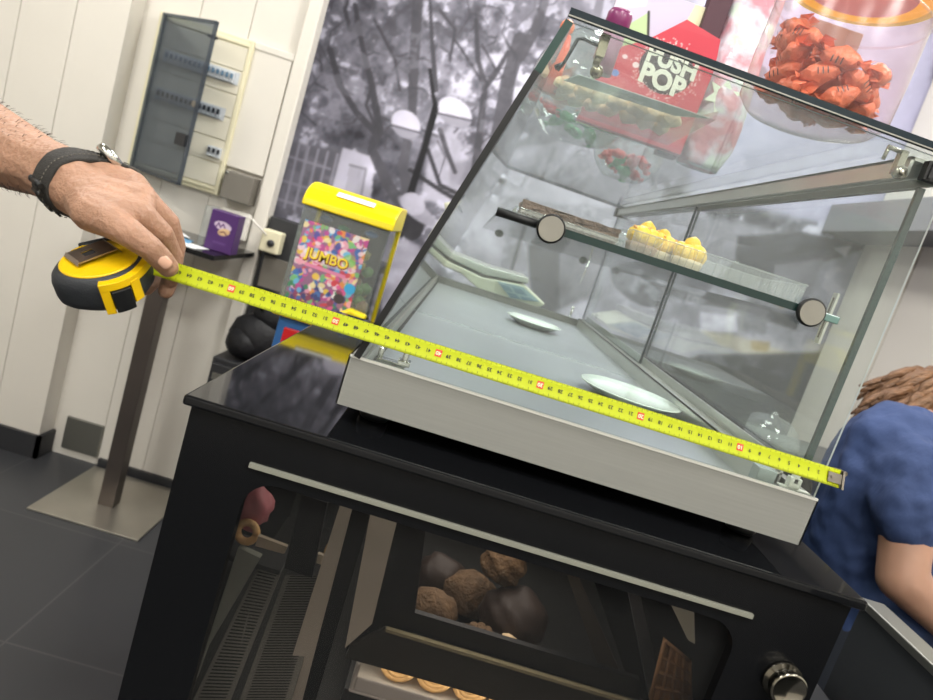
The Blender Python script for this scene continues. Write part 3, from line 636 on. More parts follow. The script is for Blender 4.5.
ig = mat('inner_grey', '77766e', .5); ig2 = mat('inner_strip', 'b8b2a4', .4)
slab('inner_side_strip', ((238, 548), (260, 558), (206, 650), (192, 690)), 1, .10, .01, mat('inner_pale_panel', '8d9388', .5))
def vent(px4, y0, y1, nslot):
    """slotted sheet between four corners: near-left, near-right, far-right, far-left"""
    a, b = at(*px4[0], 1, y0), at(*px4[1], 1, y0); c, d = at(*px4[2], 1, y1), at(*px4[3], 1, y1)
    bm = bmesh.new(); nrm = (b - a).cross(d - a).normalized() * .003
    prism(bm, [a, b, c, d], nrm)
    for k in range(nslot):
        f0 = (k + .25) / nslot; f1 = (k + .70) / nslot
        q = [a.lerp(d, f0).lerp(b.lerp(c, f0), .12), a.lerp(d, f0).lerp(b.lerp(c, f0), .88), a.lerp(d, f1).lerp(b.lerp(c, f1), .88), a.lerp(d, f1).lerp(b.lerp(c, f1), .12)]
        for s_ in (-.35, 1.35):
            o_ = nrm * s_
            bm.faces.new([bm.verts.new(p + o_) for p in q]).material_index = 1
    return finw('vent_grille', bm, [mat('vent_grey', '6d6e66', .5), mat('slot_dark', '262724', .6)], t)
vent(((236, 712), (288, 712), (330, 575), (286, 575)), .06, .13, 52)
vent(((188, 712), (226, 712), (284, 566), (262, 560)), .065, .14, 46)
slab('dark_post', ((302, 495), (327, 503), (312, 578), (284, 568)), 1, .09, .012, M['blackmat'])
slab('inner_bar', ((340, 505), (352, 509), (297, 720), (272, 720)), 1, .085, .008, ig2)
slab('inner_bar', ((352, 509), (371, 514), (310, 720), (297, 720)), 1, .087, .008, M['blackmat'])
slab('inner_bar', ((371, 510), (398, 517), (372, 624), (345, 648)), 1, .070, .008, ig2)
slab('inner_frame', ((398, 512), (427, 520), (412, 634), (385, 630), (345, 650), (372, 622)), 1, .072, .012, M['blackmat'])
slab('drawer_front', ((350, 646), (384, 629), (645, 706), (640, 740), (345, 658)), 1, .066, .012, mat('drawer_dark_steel', '4c4b45', .3, .6, noise=.2, nscale=8))
slab('drawer_trim', ((386, 629), (640, 705), (640, 708), (385, 632)), 1, .058, .006, mat('trim_bright', 'c9c09a', .25, .6))
slab('inner_frame', ((412, 612), (640, 680), (640, 700), (405, 630)), 1, .074, .008, M['blackmat'])
slab('inner_bar', ((566, 572), (578, 576), (628, 690), (606, 688)), 1, .12, .008, mat('inner_brown_bar', '3f3a33', .5))
slab('inner_bar', ((628, 590), (640, 594), (664, 700), (650, 700)), 1, .11, .008, mat('inner_grey_bar', '4b4d50', .4))
slab('pale_strip', ((668, 598), (694, 606), (695, 644), (688, 640)), 1, .04, .006, mat('inner_pale_strip', 'ded9c2', .5, emit=.08))  # pale strip, no lamp; a faint glow is put into its material
slab('pale_strip', ((258, 536), (287, 547), (284, 554), (255, 546)), 1, .10, .006, mat('inner_pale_strip_b', 'b9ad96', .5))
slab('pale_strip', ((314, 553), (333, 559), (330, 567), (311, 562)), 1, .10, .006, mat('inner_pale_strip_c', 'cfc6ae', .5))  # reflection of the strip left of the post, built as a solid piece
slab('pale_strip', ((545, 620), (573, 630), (572, 640), (549, 632)), 1, .30, .006, mat('inner_pale_strip_d', 'a9b0a8', .5))
# inner shelf that carries the upper row
sz = .948
bm = bmesh.new(); box(bm, (.10, .09, sz - .008), (.445, .56, sz)); shf = finw('inner_shelf', bm, mat('shelf_dark', '2c2d2c', .35, .3), t)
bm = bmesh.new(); box(bm, (FX0 + .02, .07, .84), (FX1 - .02, .56, .848)); finw('inner_shelf', bm, mat('shelf_low', '3a3b39', .4, .3), t)

def pastry(name, label, cat, group=None):
    return thing(name, label, cat, (0, 0, 0), group)
p_ = at(500, 575, 1, .20)
bm = bmesh.new(); blob(bm, (p_.x, .20, sz + .105), (.030, .028, .027), 4, jit=.10); o = fin('cookie_ball', bm, M['cookied']); tag(o, 'round rough brown cookie ball on top of the pastry pile in the counter', 'pastry')
p_ = at(515, 617, 1, .17)
bm = bmesh.new(); blob(bm, (p_.x, .18, sz + .048), (.044, .042, .038), 4, jit=.05); o = fin('glazed_bun', bm, M['bun']); tag(o, 'large dark domed bun in the middle behind the counter window', 'pastry')
for i, (px, py, y, s_, m_, lb) in enumerate(((470, 598, .24, .036, 'cookied', 'rough brown cookie leaning left of the round cookie ball'), (440, 575, .27, .034, 'bun', 'dark brown cookie at the back left of the pastry pile'), (432, 610, .15, .030, 'cookied', 'square brown pastry at the left end of the pastry pile'), (508, 643, .12, .012, 'cookie', 'small pale cone at the foot of the dark bun'))):
    q = at(px, py, 1, y); bm = bmesh.new(); z = max(q.z, sz + s_ * .8)
    blob(bm, (q.x, y, z), (s_ * 1.05, s_ * .9, s_ * .85), 3, jit=.10); tag(fin('cookie', bm, M[m_]), lb, 'pastry', 'pastries piled behind the counter window')
for i in range(5):                      # fluted shell
    pass
bm = bmesh.new(); q = at(478, 636, 1, .11); 
for k in range(7): a_ = -1.1 + k * .37; tube(bm, [(q.x, .12, q.z - .018), (q.x + .026 * math.sin(a_), .11, q.z - .016 + .03 * math.cos(a_))], [.002, .0052], 8)
tag(fin('fluted_biscuit', bm, M['cookied']), 'small fluted shell-shaped biscuit left of the dark bun', 'biscuit')
# white tray with sliced rolls below the drawer front
t2 = thing('roll_tray', 'white tray holding sliced rolls at the bottom of the counter window', 'tray', (.22, .12, .901))
q0 = at(376, 663, 1, .10)
bm = bmesh.new(); tz = .905
box(bm, (.095, .085, tz - .004), (.40, .26, tz)); box(bm, (.095, .085, tz), (.10, .26, tz + .034)); box(bm, (.395, .085, tz), (.40, .26, tz + .034)); box(bm, (.10, .255, tz), (.395, .26, tz + .034)); box(bm, (.10, .085, tz), (.395, .089, tz + .018)); finw('tray_body', bm, mat('tray_white', 'c9c6bd', .4), t2, bevel=.002)
for i in range(5):
    x = .145 + i * .045; bm = bmesh.new()
    for k in range(4):
        rr_ = .0050 + .0048 * k; tube(bm, [(x + math.cos(a_) * rr_, .12 - .001 * k, tz + .024 + math.sin(a_) * rr_ * .9) for a_ in [j * PI / 8 + .5 for j in range(15)]], .0036, 8)
    tube(bm, [(x, .122, tz + .024), (x, .20, tz + .024)], .0195, 18); o = fin('sliced_roll', bm, M['roll'], smooth=False)
    tag(o, ('leftmost spiral sliced roll in the white tray', 'second spiral roll from the left in the white tray', 'middle spiral roll in the white tray', 'fourth spiral roll in the white tray', 'rightmost spiral roll in the white tray')[i], 'roll', 'sliced rolls in the white tray')
# support of the low tray
bm = bmesh.new(); box(bm, (.09, .09, .848), (.40, .26, .901)); finw('tray_riser', bm, M['inner'], t)
# wafer leaning at the right
bm = bmesh.new(); a0, a1, a2, a3 = at(665, 640, 1, .045), at(690, 655, 1, .045), at(690, 705, 1, .045), at(650, 700, 1, .045)
P0, PX, PY = a3, (a2 - a3), (a0 - a3)
quad = [a3, a2, at(689, 660, 1, .045), a0]
prism(bm, quad, (0, .006, 0))
for k in range(5):
    f = k / 4; u0 = quad[0].lerp(quad[3], f); u1 = quad[1].lerp(quad[2], f); tube(bm, [u0 - Vector((0, .002, 0)), u1 - Vector((0, .002, 0))], .0022, 6)
    v0 = quad[0].lerp(quad[1], f); v1 = quad[3].lerp(quad[2], f); tube(bm, [v0 - Vector((0, .002, 0)), v1 - Vector((0, .002, 0))], .0022, 6)
tag(fin('wafer', bm, M['waffle']), 'brown gridded wafer standing at the right end of the counter window', 'wafer')
bm = bmesh.new(); q = at(250, 505, 1, .13); blob(bm, q, (.026, .02, .03), 3, jit=.12); tag(fin('pink_pastry', bm, M['pink']), 'pink iced pastry at the top left of the counter window', 'pastry')
for px, py, lb in ((247, 532, 'ring-shaped pastry under the pink pastry at the left'), (337, 553, 'mirror image of the ring pastry, built right of the dark post')):
    bm = bmesh.new(); q = at(px, py, 1, .11); tube(bm, [q + Vector((math.cos(k * PI / 8) * .011, 0, math.sin(k * PI / 8) * .012)) for k in range(17)], .0045, 8); tag(fin('ring_and_reflection', bm, M['roll']), lb, 'pastry')  # second ring is the mirrored reflection of the first, built as a shape
# small ledge inside for the pink pastry and rings
bm = bmesh.new(); q = at(240, 548, 1, .12); box(bm, (FX0 + .02, .105, q.z - .010), (-.02, .16, q.z - .004)); finw('inner_ledge', bm, M['inner'], t)

# ================================================================== GLASS DISPLAY CASE
CTF = CT; CT = 1.252
tt = thing('support_cabinet', 'grey cabinet behind the black counter carrying the far end of the display case', 'cabinet', (.23, .97, 0))
bm = bmesh.new(); box(bm, (0.0, .62, 0), (.465, 1.35, 1.2175)); finw('cabinet', bm, M['darkpanel'], tt)
bm = bmesh.new(); box(bm, (0.0, .615, 1.2175), (.468, 1.355, 1.234)); finw('cabinet_top', bm, M['slate'], tt)
t = thing('display_case', 'countertop glass display case with slanted front on a brushed steel tray', 'display case', (.232, 0, CT))
L = 1.30; W = .465; ZT = 1.300
bm = bmesh.new()
box(bm, (0, 0, CT), (W, .0015, ZT)); box(bm, (0, L - .0015, CT), (W, L, ZT)); box(bm, (0, 0, CT), (.0015, L, ZT)); box(bm, (W - .0015, 0, CT), (W, L, ZT))
box(bm, (0, 0, ZT - .0015), (W, .010, ZT)); box(bm, (0, 0, ZT - .0015), (.012, L, ZT)); box(bm, (0, L - .012, ZT - .0015), (W, L, ZT)); box(bm, (W - .012, 0, ZT - .0015), (W, L, ZT))
finw('base_tray', bm, M['steel_x'], t)
bm = bmesh.new(); box(bm, (.002, .002, CT), (W - .002, L - .002, CT + .003)); finw('underside', bm, M['blackmat'], t)
for fx in (.035, W - .035):
    for fy in (.05, L - .05): bm = bmesh.new(); lathe(bm, ((0, 0), (.014, 0), (.016, .004), (.014, CT - CTF), (0, CT - CTF)), (fx, fy, CTF), seg=20); finw('foot', bm, M['blackmat'], t)
bm = bmesh.new(); box(bm, (.012, .010, 1.280), (W - .012, .568, 1.2815)); finw('pan_sheet', bm, M['steel_pan'], t)
bm = bmesh.new(); box(bm, (.012, .572, 1.280), (W - .012, L - .012, 1.2815)); box(bm, (.012, .568, 1.2775), (W - .04, .5695, 1.2835)); finw('pan_sheet', bm, M['steel_pan'], t)
bm = bmesh.new(); box(bm, (.012, .010, 1.2815), (.0145, L - .012, 1.2985)); box(bm, (.014, .02, 1.2816), (.019, L - .02, 1.2826), 1); bmesh.ops.translate(bm, verts=bm.verts[:], vec=into(t)); fin('front_channel', bm, [M['steel'], M['blackmat']], t)
# bottom and top rails of the sliding doors
bm = bmesh.new(); box(bm, (.425, .045, 1.2815), (.4275, L - .02, 1.3055)); box(bm, (.425, .045, 1.3035), (.4475, L - .02, 1.3055)); box(bm, (.4450, .045, 1.2815), (.4475, L - .02, 1.318)); finw('bottom_rail', bm, M['alu'], t)
def zt(x): return 1.636 - .0296 * (x - .10)
bm = bmesh.new(); prism(bm, [(.428, y, z) for y, z in ((.012, 1.604), (L - .01, 1.604), (L - .01, 1.622), (.012, 1.622))], (.003, 0, 0)); prism(bm, [(.428, y, z) for y, z in ((.012, 1.619), (L - .01, 1.619), (L - .01, 1.622), (.012, 1.622))], (.032, 0, 0)); prism(bm, [(.457, y, z) for y, z in ((.012, 1.604), (L - .01, 1.604), (L - .01, 1.622), (.012, 1.622))], (.003, 0, 0)); box(bm, (.441, .012, 1.606), (.444, L - .01, 1.619))
finw('top_rail', bm, M['alu'], t)
bm = bmesh.new(); box(bm, (.434, -.006, 1.6015), (.470, .0025, 1.6180))
for k in range(5): box(bm, (.437 + k * .006, -.0075, 1.603), (.440 + k * .006, -.006, 1.6165))
finw('rail_end_cap', bm, M['blackmat'], t, bevel=.0005)
bm = bmesh.new(); box(bm, (.424, L - .035, 1.600), (.462, L - .010, 1.6235)); finw('rail_end_cap', bm, M['blackmat'], t)
# panes
bm = bmesh.new(); prism(bm, [(.012, .003, ZT), (.462, .003, ZT), (.462, .003, zt(.462) - .001), (.104, .003, zt(.104) - .001)], (0, .0028, 0), 0, 1)
sg = finw('side_glass', bm, [M['glass'], M['pale_edge']], t)
bm = bmesh.new(); prism(bm, [(.012, L - .008, ZT), (.462, L - .008, ZT), (.462, L - .008, zt(.462) - .001), (.104, L - .008, zt(.104) - .001)], (0, .005, 0), 0, 1)
finw('side_glass', bm, [M['glass'], M['mid_edge']], t)
bm = bmesh.new(); fa, fb = Vector((.006, 0, ZT + .001)), Vector((.098, 0, 1.634)); nn = Vector(((fb - fa).z, 0, -(fb - fa).x)).normalized() * .006
prism(bm, [fa, fb, fb + nn, fa + nn], (0, L, 0), 0, 0)
bm.faces.ensure_lookup_table()
fg = finw('front_glass', bm, [M['glass'], M['mid_edge']], t)
bm = bmesh.new(); f1 = fa.lerp(fb, .86); prism(bm, [fa - nn * .25, f1 - nn * .25, f1 + nn * .8, fa + nn * .8], (0, .006, 0)); 
bmesh.ops.translate(bm, verts=bm.verts[:], vec=Vector((0, -.0035, 0))); finw('edge_seal', bm, M['blackmat'], t)
bm = bmesh.new(); prism(bm, [f1 - nn * .2, fb - nn * .2, fb + nn * 1.0, f1 + nn * 1.0], (0, .003, 0)); bmesh.ops.translate(bm, verts=bm.verts[:], vec=Vector((0, -.003, 0))); finw('pane_edge', bm, M['mid_edge'], t)
x0, x1 = .098, .472
bm = bmesh.new(); prism(bm, [(x0, -.002, zt(x0)), (x1, -.002, zt(x1)), (x1, -.002, zt(x1) + .008), (x0, -.002, zt(x0) + .008)], (0, L + .004, 0), 0, 0)
for f in bm.faces:
    f.material_index = 1 if abs(f.normal.y) > .9 or abs(f.normal.x) > .9 else 0
bm.normal_update()
for f in bm.faces: f.material_index = 0 if abs(f.normal.z) > .9 else 1
finw('top_glass', bm, [M['topglass'], M['dark_edge']], t)
bm = bmesh.new(); prism(bm, [(x0, -.0045, zt(x0)), (x1, -.0045, zt(x1)), (x1, -.0045, zt(x1) + .0075), (x0, -.0045, zt(x0) + .0075)], (0, .0024, 0)); prism(bm, [(x0, -.0055, zt(x0) + .0005), (x1, -.0055, zt(x1) + .0005), (x1, -.0055, zt(x1) + .0015), (x0, -.0055, zt(x0) + .0015)], (0, .001, 0), 1); bmesh.ops.translate(bm, verts=bm.verts[:], vec=into(t)); fin('top_edge_strip', bm, [M['dark_edge'], M['dalu']], t)
bm = bmesh.new(); box(bm, (.001, -.0008, 1.2988), (W - .001, .0025, 1.3012)); finw('rim_highlight_strip', bm, mat('strip_bright', 'd5d6d0', .3, .2), t)  # pale strip added to stand for the bright highlight along the base rim
# two sliding doors
for nm, x, y0_, y1_ in (('n', .4555, .032, .665), ('f', .435, .615, 1.285)):
    bm = bmesh.new(); box(bm, (x, y0_, 1.307 if nm == 'f' else 1.3185), (x + .005, y1_, 1.6030)); bm.normal_update()
    for f in bm.faces: f.material_index = 0 if abs(f.normal.x) > .9 else 1
    dg = finw('sliding_door', bm, [M['glass'], M['dark_edge']], t)
    if nm == 'n':
        bm = bmesh.new(); box(bm, (x - .0025, .088, 1.44), (x, .097, 1.495)); box(bm, (x - .0028, .091, 1.446), (x - .0024, .094, 1.49), 1); bmesh.ops.translate(bm, verts=bm.verts[:], vec=into(t)); fin('finger_grip', bm, [M['alu'], M['greybox']], dg)
        bm = bmesh.new(); box(bm, (x - .0008, y0_ - .003, 1.3185), (x + .0055, y0_ + .0015, 1.603)); bmesh.ops.translate(bm, verts=bm.verts[:], vec=into(t)); fin('edge_trim', bm, mat('door_trim_green', '1a302e', .2), dg)
# glass shelf, its round end fixings and the black edge cover
SZ = 1.465
bm = bmesh.new(); box(bm, (.092, .010, SZ - .003), (.412, 1.27, SZ + .003)); bm.normal_update()
for f in bm.faces: f.material_index = 0 if abs(f.normal.z) > .9 else 1
shelf = finw('shelf', bm, [M['glass'], M['mid_edge']], t)
bm = bmesh.new(); tube(bm, [(.090, .002, SZ), (.135, .002, SZ)], .0042, 12); sub('shelf_rod', bm, M['blackmat'], shelf, t)
bm = bmesh.new(); box(bm, (.140, -.001, SZ - .0035), (.385, .0045, SZ + .0035)); sub('shelf_edge', bm, mat('shelf_edge_green', '162b29', .15), shelf, t)
bm = bmesh.new(); box(bm, (.398, .0, SZ - .0035), (.417, .010, SZ + .0035)); sub('shelf_clip', bm, mat('clip_green', '5d7a74', .1), shelf, t, bevel=.0008)
for x in (.1405, .3875):
    for y, s in ((-.001, -1), (L + .001, 1)):
        bm = bmesh.new(); lathe(bm, ((0, 0), (.0125, 0), (.0130, .0015), (.0130, .0045), (.0118, .005)), (x, y, SZ - .0005), (0, s, 0), 36); tube(bm, [(x, y + s * .004, SZ - .0005), (x, y + s * .0060, SZ - .0005)], .0112, 36, mi=1)
        bmesh.ops.translate(bm, verts=bm.verts[:], vec=into(t)); fin('shelf_fixing', bm, [M['blackmat'], mat('knob_face', '85837b', .45, .5, noise=.06, nscale=60)], t)
# hinge clamp with ball and bent rod at the top left, clips at the other corners
bm = bmesh.new(); box(bm, (.131, .010, 1.618), (.139, .024, 1.637)); tube(bm, [(.1355, .017, 1.622), (.1345, .017, 1.611)], [.004, .003], 10); blob(bm, (.1370, .014, 1.606), .0058, 3); finw('hinge_clamp', bm, mat('clamp_metal', '8a8674', .2, .9), t)
bm = bmesh.new(); tube(bm, [(.104, .014, 1.597), (.1075, .014, 1.605), (.1125, .014, 1.6265), (.118, .014, 1.6285), (.134, .014, 1.6265)], .0016, 8); tube(bm, [(.101, .014, 1.5985), (.107, .014, 1.6030)], .0022, 8); finw('clamp_rod', bm, M['dark_edge'], t)
bm = bmesh.new(); box(bm, (.417, .010, 1.603), (.423, .018, 1.624)); lathe(bm, ((0, 0), (.0058, 0), (.0058, .006), (0, .006)), (.420, .010, 1.604), (0, -1, 0), 20); lathe(bm, ((0, 0), (.003, 0), (.003, .002), (0, .002)), (.420, .004, 1.604), (0, -1, 0), 12); tube(bm, [(.420, .014, 1.6225), (.405, .014, 1.6235)], .0022, 8); tube(bm, [(.406, .014, 1.6235), (.405, .014, 1.612)], .0018, 8); finw('corner_clip', bm, mat('clip_metal', '9c9b90', .22, .8), t)
bm = bmesh.new(); box(bm, (.024, .010, 1.2995), (.052, .024, 1.3035)); tube(bm, [(.050, .018, 1.300), (.050, .018, 1.317)], .0035, 10); box(bm, (.044, .012, 1.302), (.056, .026, 1.307)); tube(bm, [(.026, .018, 1.303), (.026, .018, 1.313)], .003, 10); finw('foot_clip', bm, M['chrome'], t, bevel=.0008)
bm = bmesh.new(); box(bm, (.405, .010, 1.2815), (.424, .026, 1.312)); finw('foot_block', bm, mat('clear_block', 'a9b3b2', .15), t, bevel=.001)
bm = bmesh.new(); box(bm, (.430, .010, 1.2995), (.461, .018, 1.3015)); box(bm, (.437, .009, 1.3015), (.449, .017, 1.312)); box(bm, (.4405, .009, 1.306), (.4455, .017, 1.318)); finw('corner_piece', bm, mat('corner_white', 'dfe1d8', .3), t, bevel=.0008)
bm = bmesh.new(); tube(bm, [(.395, 1.25, SZ - .003), (.392, 1.25, 1.4)], .0015, 6); finw('hanging_hook', bm, M['chrome'], t)
bm = bmesh.new(); tube(bm, [(.40, 1.28, 1.30), (.40, 1.28, 1.325)], .003, 8); blob(bm, (.40, 1.28, 1.328), .005, 2); finw('rear_pin', bm, M['chrome'], t)

# plates on the tray floor
def plate(x, y, label, r=.085):
    bm = bmesh.new(); lathe(bm, ((0, .003), (.04 * r / .085, .003), (.045 * r / .085, .0), (.052 * r / .085, 0), (.070 * r / .085, .006), (r, .0125), (r + .0015, .0135), (r, .0145), (.068 * r / .085, .009), (.05 * r / .085, .006), (0, .006)), (x, y, 1.2815), seg=56)
    return tag(fin('oval_plate', bm, M['ceramic']), label, 'plate')
q = at(626, 389, 2, 1.295); plate(q.x + .002, q.y - .02, 'white plate on the steel tray nearest the camera', .072)
q = at(534, 321, 2, 1.295); plate(q.x, q.y, 'white plate on the steel tray at the far end of the case', .062)

# ---- on the glass shelf
SY = SZ + .0031
t3 = thing('cake_slab', 'long chocolate crumb cake slab in a clear tray on the glass shelf', 'cake', (.16, .07, SY))
bm = bmesh.new(); box(bm, (.113, .045, SY + .0015), (.210, .105, SY + .017)); 
bmesh.ops.subdivide_edges(bm, edges=bm.edges[:], cuts=7, use_grid_fill=True)
for v in bm.verts: v.co += Vector((rng.normal(0, .0006), rng.normal(0, .0006), rng.normal(0, .0006)))
finw('cake', bm, M['choc'], t3)
bm = bmesh.new(); box(bm, (.1125, .044, SY + .0050), (.2105, .0455, SY + .0075)); finw('cream_layer', bm, mat('grey_cream', '9a9188', .6, noise=.25, nscale=80), t3)
def ribbed_tray(root, x0, x1, y0, y1, h, name='clear_tray'):
    bm = bmesh.new(); box(bm, (x0, y0, SY), (x1, y1, SY + .0008))
    n_ = int((x1 - x0) / .0035)
    for yy, s in ((y0, -1), (y1, 1)):
        pts = [(x0 + (x1 - x0) * k / n_, yy + (.0012 * s if k % 2 else 0)) for k in range(n_ + 1)]
        for (a_, b_), (c_, d_) in zip(pts, pts[1:]):
            bm.faces.new([bm.verts.new(p) for p in ((a_, b_, SY), (c_, d_, SY), (c_, d_ + .002 * s, SY + h), (a_, b_ + .002 * s, SY + h))])
    m_ = int((y1 - y0) / .0035)
    for xx, s in ((x0, -1), (x1, 1)):
        pts = [(xx + (.0012 * s if k % 2 else 0), y0 + (y1 - y0) * k / m_) for k in range(m_ + 1)]
        for (a_, b_), (c_, d_) in zip(pts, pts[1:]):
            bm.faces.new([bm.verts.new(p) for p in ((a_, b_, SY), (c_, d_, SY), (c_ + .002 * s, d_, SY + h), (a_ + .002 * s, b_, SY + h))])
    tube(bm, [(x0 - .002, y0 - .003, SY + h), (x1 + .002, y0 - .003, SY + h), (x1 + .002, y1 + .003, SY + h), (x0 - .002, y1 + .003, SY + h), (x0 - .002, y0 - .003, SY + h)], .0008, 6)
    for k in range(0, n_, 2):
        x = x0 + (x1 - x0) * k / n_; tube(bm, [(x, y0 - .0006, SY + .001), (x, y0 - .0026, SY + h)], .00035, 4)
    for k in range(0, m_, 2):
        y = y0 + (y1 - y0) * k / m_; tube(bm, [(x1 + .0006, y, SY + .001), (x1 + .0026, y, SY + h)], .00035, 4)
    return finw(name, bm, M['ribs'], root)
ribbed_tray(t3, .110, .213, .040, .110, .008)
t4 = thing('pastry_tray', 'ribbed clear plastic tray running along the right of the glass shelf', 'tray', (.31, .08, SY))
ribbed_tray(t4, .222, .395, .042, .140, .021)
for i, (x, y, lb) in enumerate(((.238, .064, 'yellow cream tartlet with nut crumbs, leftmost in the ribbed tray'), (.262, .090, 'yellow cream tartlet behind the first one in the ribbed tray'), (.288, .072, 'smooth yellow cream tartlet, rightmost in the ribbed tray'))):
    tt = thing('tartlet', lb, 'tartlet', (x, y, SY + .001), 'yellow tartlets on the glass shelf')
    bm = bmesh.new(); lathe(bm, ((0, 0), (.0140, 0), (.0158, .008), (.0162, .010), (.014, .011), (0, .010)), (0, 0, 0), seg=24); fin('pastry_cup', bm, M['cream_cake'] if i else mat('tart_crust', '9a7a5c', .7, noise=.3, nscale=90), tt)
    bm = bmesh.new()
    for k in range(7): a_ = k * PI / 3; rad = .0095 if k < 6 else 0; blob(bm, (rad * math.cos(a_), rad * math.sin(a_), .0165 + (.0085 if k == 6 else rng.uniform(-.001, .004))), (.0088, .0084, .0092), 2, jit=.08)
    fin('cream_topping', bm, M['eggy'], tt)
    bm = bmesh.new()
    for k in range(26 if i < 2 else 7): a_ = rng.uniform(0, 6.3); rad = .014 * math.sqrt(rng.rand()); blob(bm, (rad * math.cos(a_), rad * math.sin(a_), .0300 - rad * .35 + rng.uniform(-.001, .001)), rng.uniform(.0008, .0021), 1)
    o = fin('nut_crumbs', bm, M['nut'], tt); o['kind'] = 'stuff'
# ================================================================== ON TOP OF THE CASE
def top(x): return zt(x) + .0083
TA = .0296
# big candy jar
jx, jy, jr = .352, .074, .069
t = thing('candy_jar', 'tall clear jar of orange wrapped sweets with a yellow lid on the case', 'jar', (jx, jy, top(jx) + .0022))
tiltm = Matrix.Rotation(TA, 4, 'Y')
bm = bmesh.new(); H = .124
lathe(bm, ((0, .004), (jr * .55, .002), (jr * .86, 0), (jr, .010), (jr + .001, .05), (jr, .114), (jr * .94, H)), seg=56)
lathe(bm, ((jr + .0010, .100), (jr + .0020, .1015), (jr + .0010, .103)), seg=56)
b = fin('jar_body', bm, M['jarpl'], t); b.data.transform(tiltm)
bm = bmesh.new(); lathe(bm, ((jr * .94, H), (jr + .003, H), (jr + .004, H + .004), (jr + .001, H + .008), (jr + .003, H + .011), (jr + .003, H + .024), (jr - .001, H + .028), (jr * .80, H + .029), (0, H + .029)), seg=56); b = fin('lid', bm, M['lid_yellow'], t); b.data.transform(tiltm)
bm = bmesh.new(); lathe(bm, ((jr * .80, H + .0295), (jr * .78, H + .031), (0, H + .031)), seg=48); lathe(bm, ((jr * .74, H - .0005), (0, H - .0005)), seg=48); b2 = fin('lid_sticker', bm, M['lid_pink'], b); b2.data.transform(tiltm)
bm = bmesh.new(); box(bm, (-.028, -.0005, -.026), (.028, .0005, .026)); bm2 = fin("back_label", bm, mat('faint_label', 'd8c6c8', .5), t); bm2.location = (0.02, jr - .006, .09)
# wrapped sweets: individual twists of orange foil
def wrapped(name, m, s=1.0):
    bm = bmesh.new(); blob(bm, (0, 0, 0), (.0125 * s, .0085 * s, .0065 * s), 3, jit=.14)
    for sx in (-1, 1):
        for k in range(5):
            a_ = k * 2 * PI / 5; c_ = Vector((sx * .010 * s, 0, 0)); e1 = Vector((sx * (.0175 + .002 * (k % 2)) * s, math.cos(a_) * .0075 * s, math.sin(a_) * .004 * s)); e2 = Vector((sx * .0165 * s, math.cos(a_ + 1.2) * .0075 * s, math.sin(a_ + 1.2) * .004 * s))
            bm.faces.new([bm.verts.new(p) for p in (c_, e1, e2)])
    for k in range(3):
        bm.faces.new([bm.verts.new(Vector(p) * s) for p in ((-.005 + k * .003, -.0093, -.002), (-.0042 + k * .003, -.0093, -.002), (-.0042 + k * .003, -.0093, .002), (-.005 + k * .003, -.0093, .002))]).material_index = 1
    me = bpy.data.meshes.new(name); bm.to_mesh(me); bm.free(); me.materials.append(m); me.materials.append(M['darkgrey']); return me
me = wrapped('wrapped_sweet', M['orangewrap'], 1.45); k = 0
base = Vector((jx, jy, top(jx) + .004))
lays = ((.010, 6, .041), (.010, 2, .014), (.025, 7, .042), (.026, 2, .016), (.040, 6, .043), (.041, 1, .016), (.054, 3, .043), (.067, 2, .043))
for h, n_, r_ in lays:
    for i in range(n_):
        a_ = 2 * PI * i / n_ + h * 60
        if h > .05: a_ = math.pi * .85 + i * .5
        o = bpy.data.objects.new('wrapped_sweet', me); COL.objects.link(o); rr_ = r_ + rng.uniform(-.003, .001)
        p = base + tiltm.to_3x3() @ Vector((rr_ * math.cos(a_), rr_ * math.sin(a_), h + .006 + rng.uniform(-.002, .003)))
        o.location = p; o.rotation_euler = (rng.uniform(-.5, .5), rng.uniform(-.5, .5), a_ + PI / 2 + rng.uniform(-.5, .5))
        tag(o, 'orange foil wrapped sweet inside the tall clear jar', 'sweet', 'orange wrapped sweets in the jar'); k += 1
# red display box with lettering
t = thing('sweets_display_box', 'red cardboard display box reading PUSH POP on top of the glass case', 'box', (.25, .43, top(.25) + .001))
z0 = top(.15); zb = lambda x: top(x) + .0005
bm = bmesh.new(); yf = .42; KS = (yf + .617) / (.212 + .617)
sx_ = lambda x: .078 + (x - .078) * KS + .004
sz_ = lambda z: 1.44 + (z - 1.44) * KS
fp = [(sx_(x), max(sz_(z), top(sx_(x)) + .0008)) for x, z in ((.148, 1.60), (.277, 1.60), (.281, 1.7015), (.276, 1.733), (.232, 1.742), (.196, 1.708), (.157, 1.684))]
prism(bm, [(x, yf, z) for x, z in fp], (0, .0016, 0))
prism(bm, [(fp[0][0], yf, fp[0][1]), (fp[0][0] + .002, yf, fp[0][1]), (fp[6][0] + .002, yf, fp[6][1]), (fp[6][0], yf, fp[6][1])], (0, .016, 0)); prism(bm, [(fp[1][0] - .002, yf, fp[1][1]), (fp[1][0], yf, fp[1][1]), (fp[2][0], yf, fp[2][1]), (fp[2][0] - .002, yf, fp[2][1])], (0, .016, 0))
prism(bm, [(fp[0][0], yf, fp[0][1]), (fp[1][0], yf, fp[1][1]), (fp[1][0], yf + .016, fp[1][1]), (fp[0][0], yf + .016, fp[0][1])], (0, 0, .0015)); prism(bm, [(x, yf + .0145, z) for x, z in fp[:4] + fp[6:]], (0, .0016, 0))
finw('carton', bm, mat('red_card', 'c23a4c', .45), t)
cc = Canvas(.170, .165, .0011, hx('c23f50')); cc.stroke([(0, .004), (.128, .006)], .008, hx('b04a5c'), .5)
u0 = sx_(.228) - fp[0][0]; v0 = sz_(1.684) - top(.30) - .001
cc.disc(u0, v0, .040, .034, hx('2b1f28'), .95)
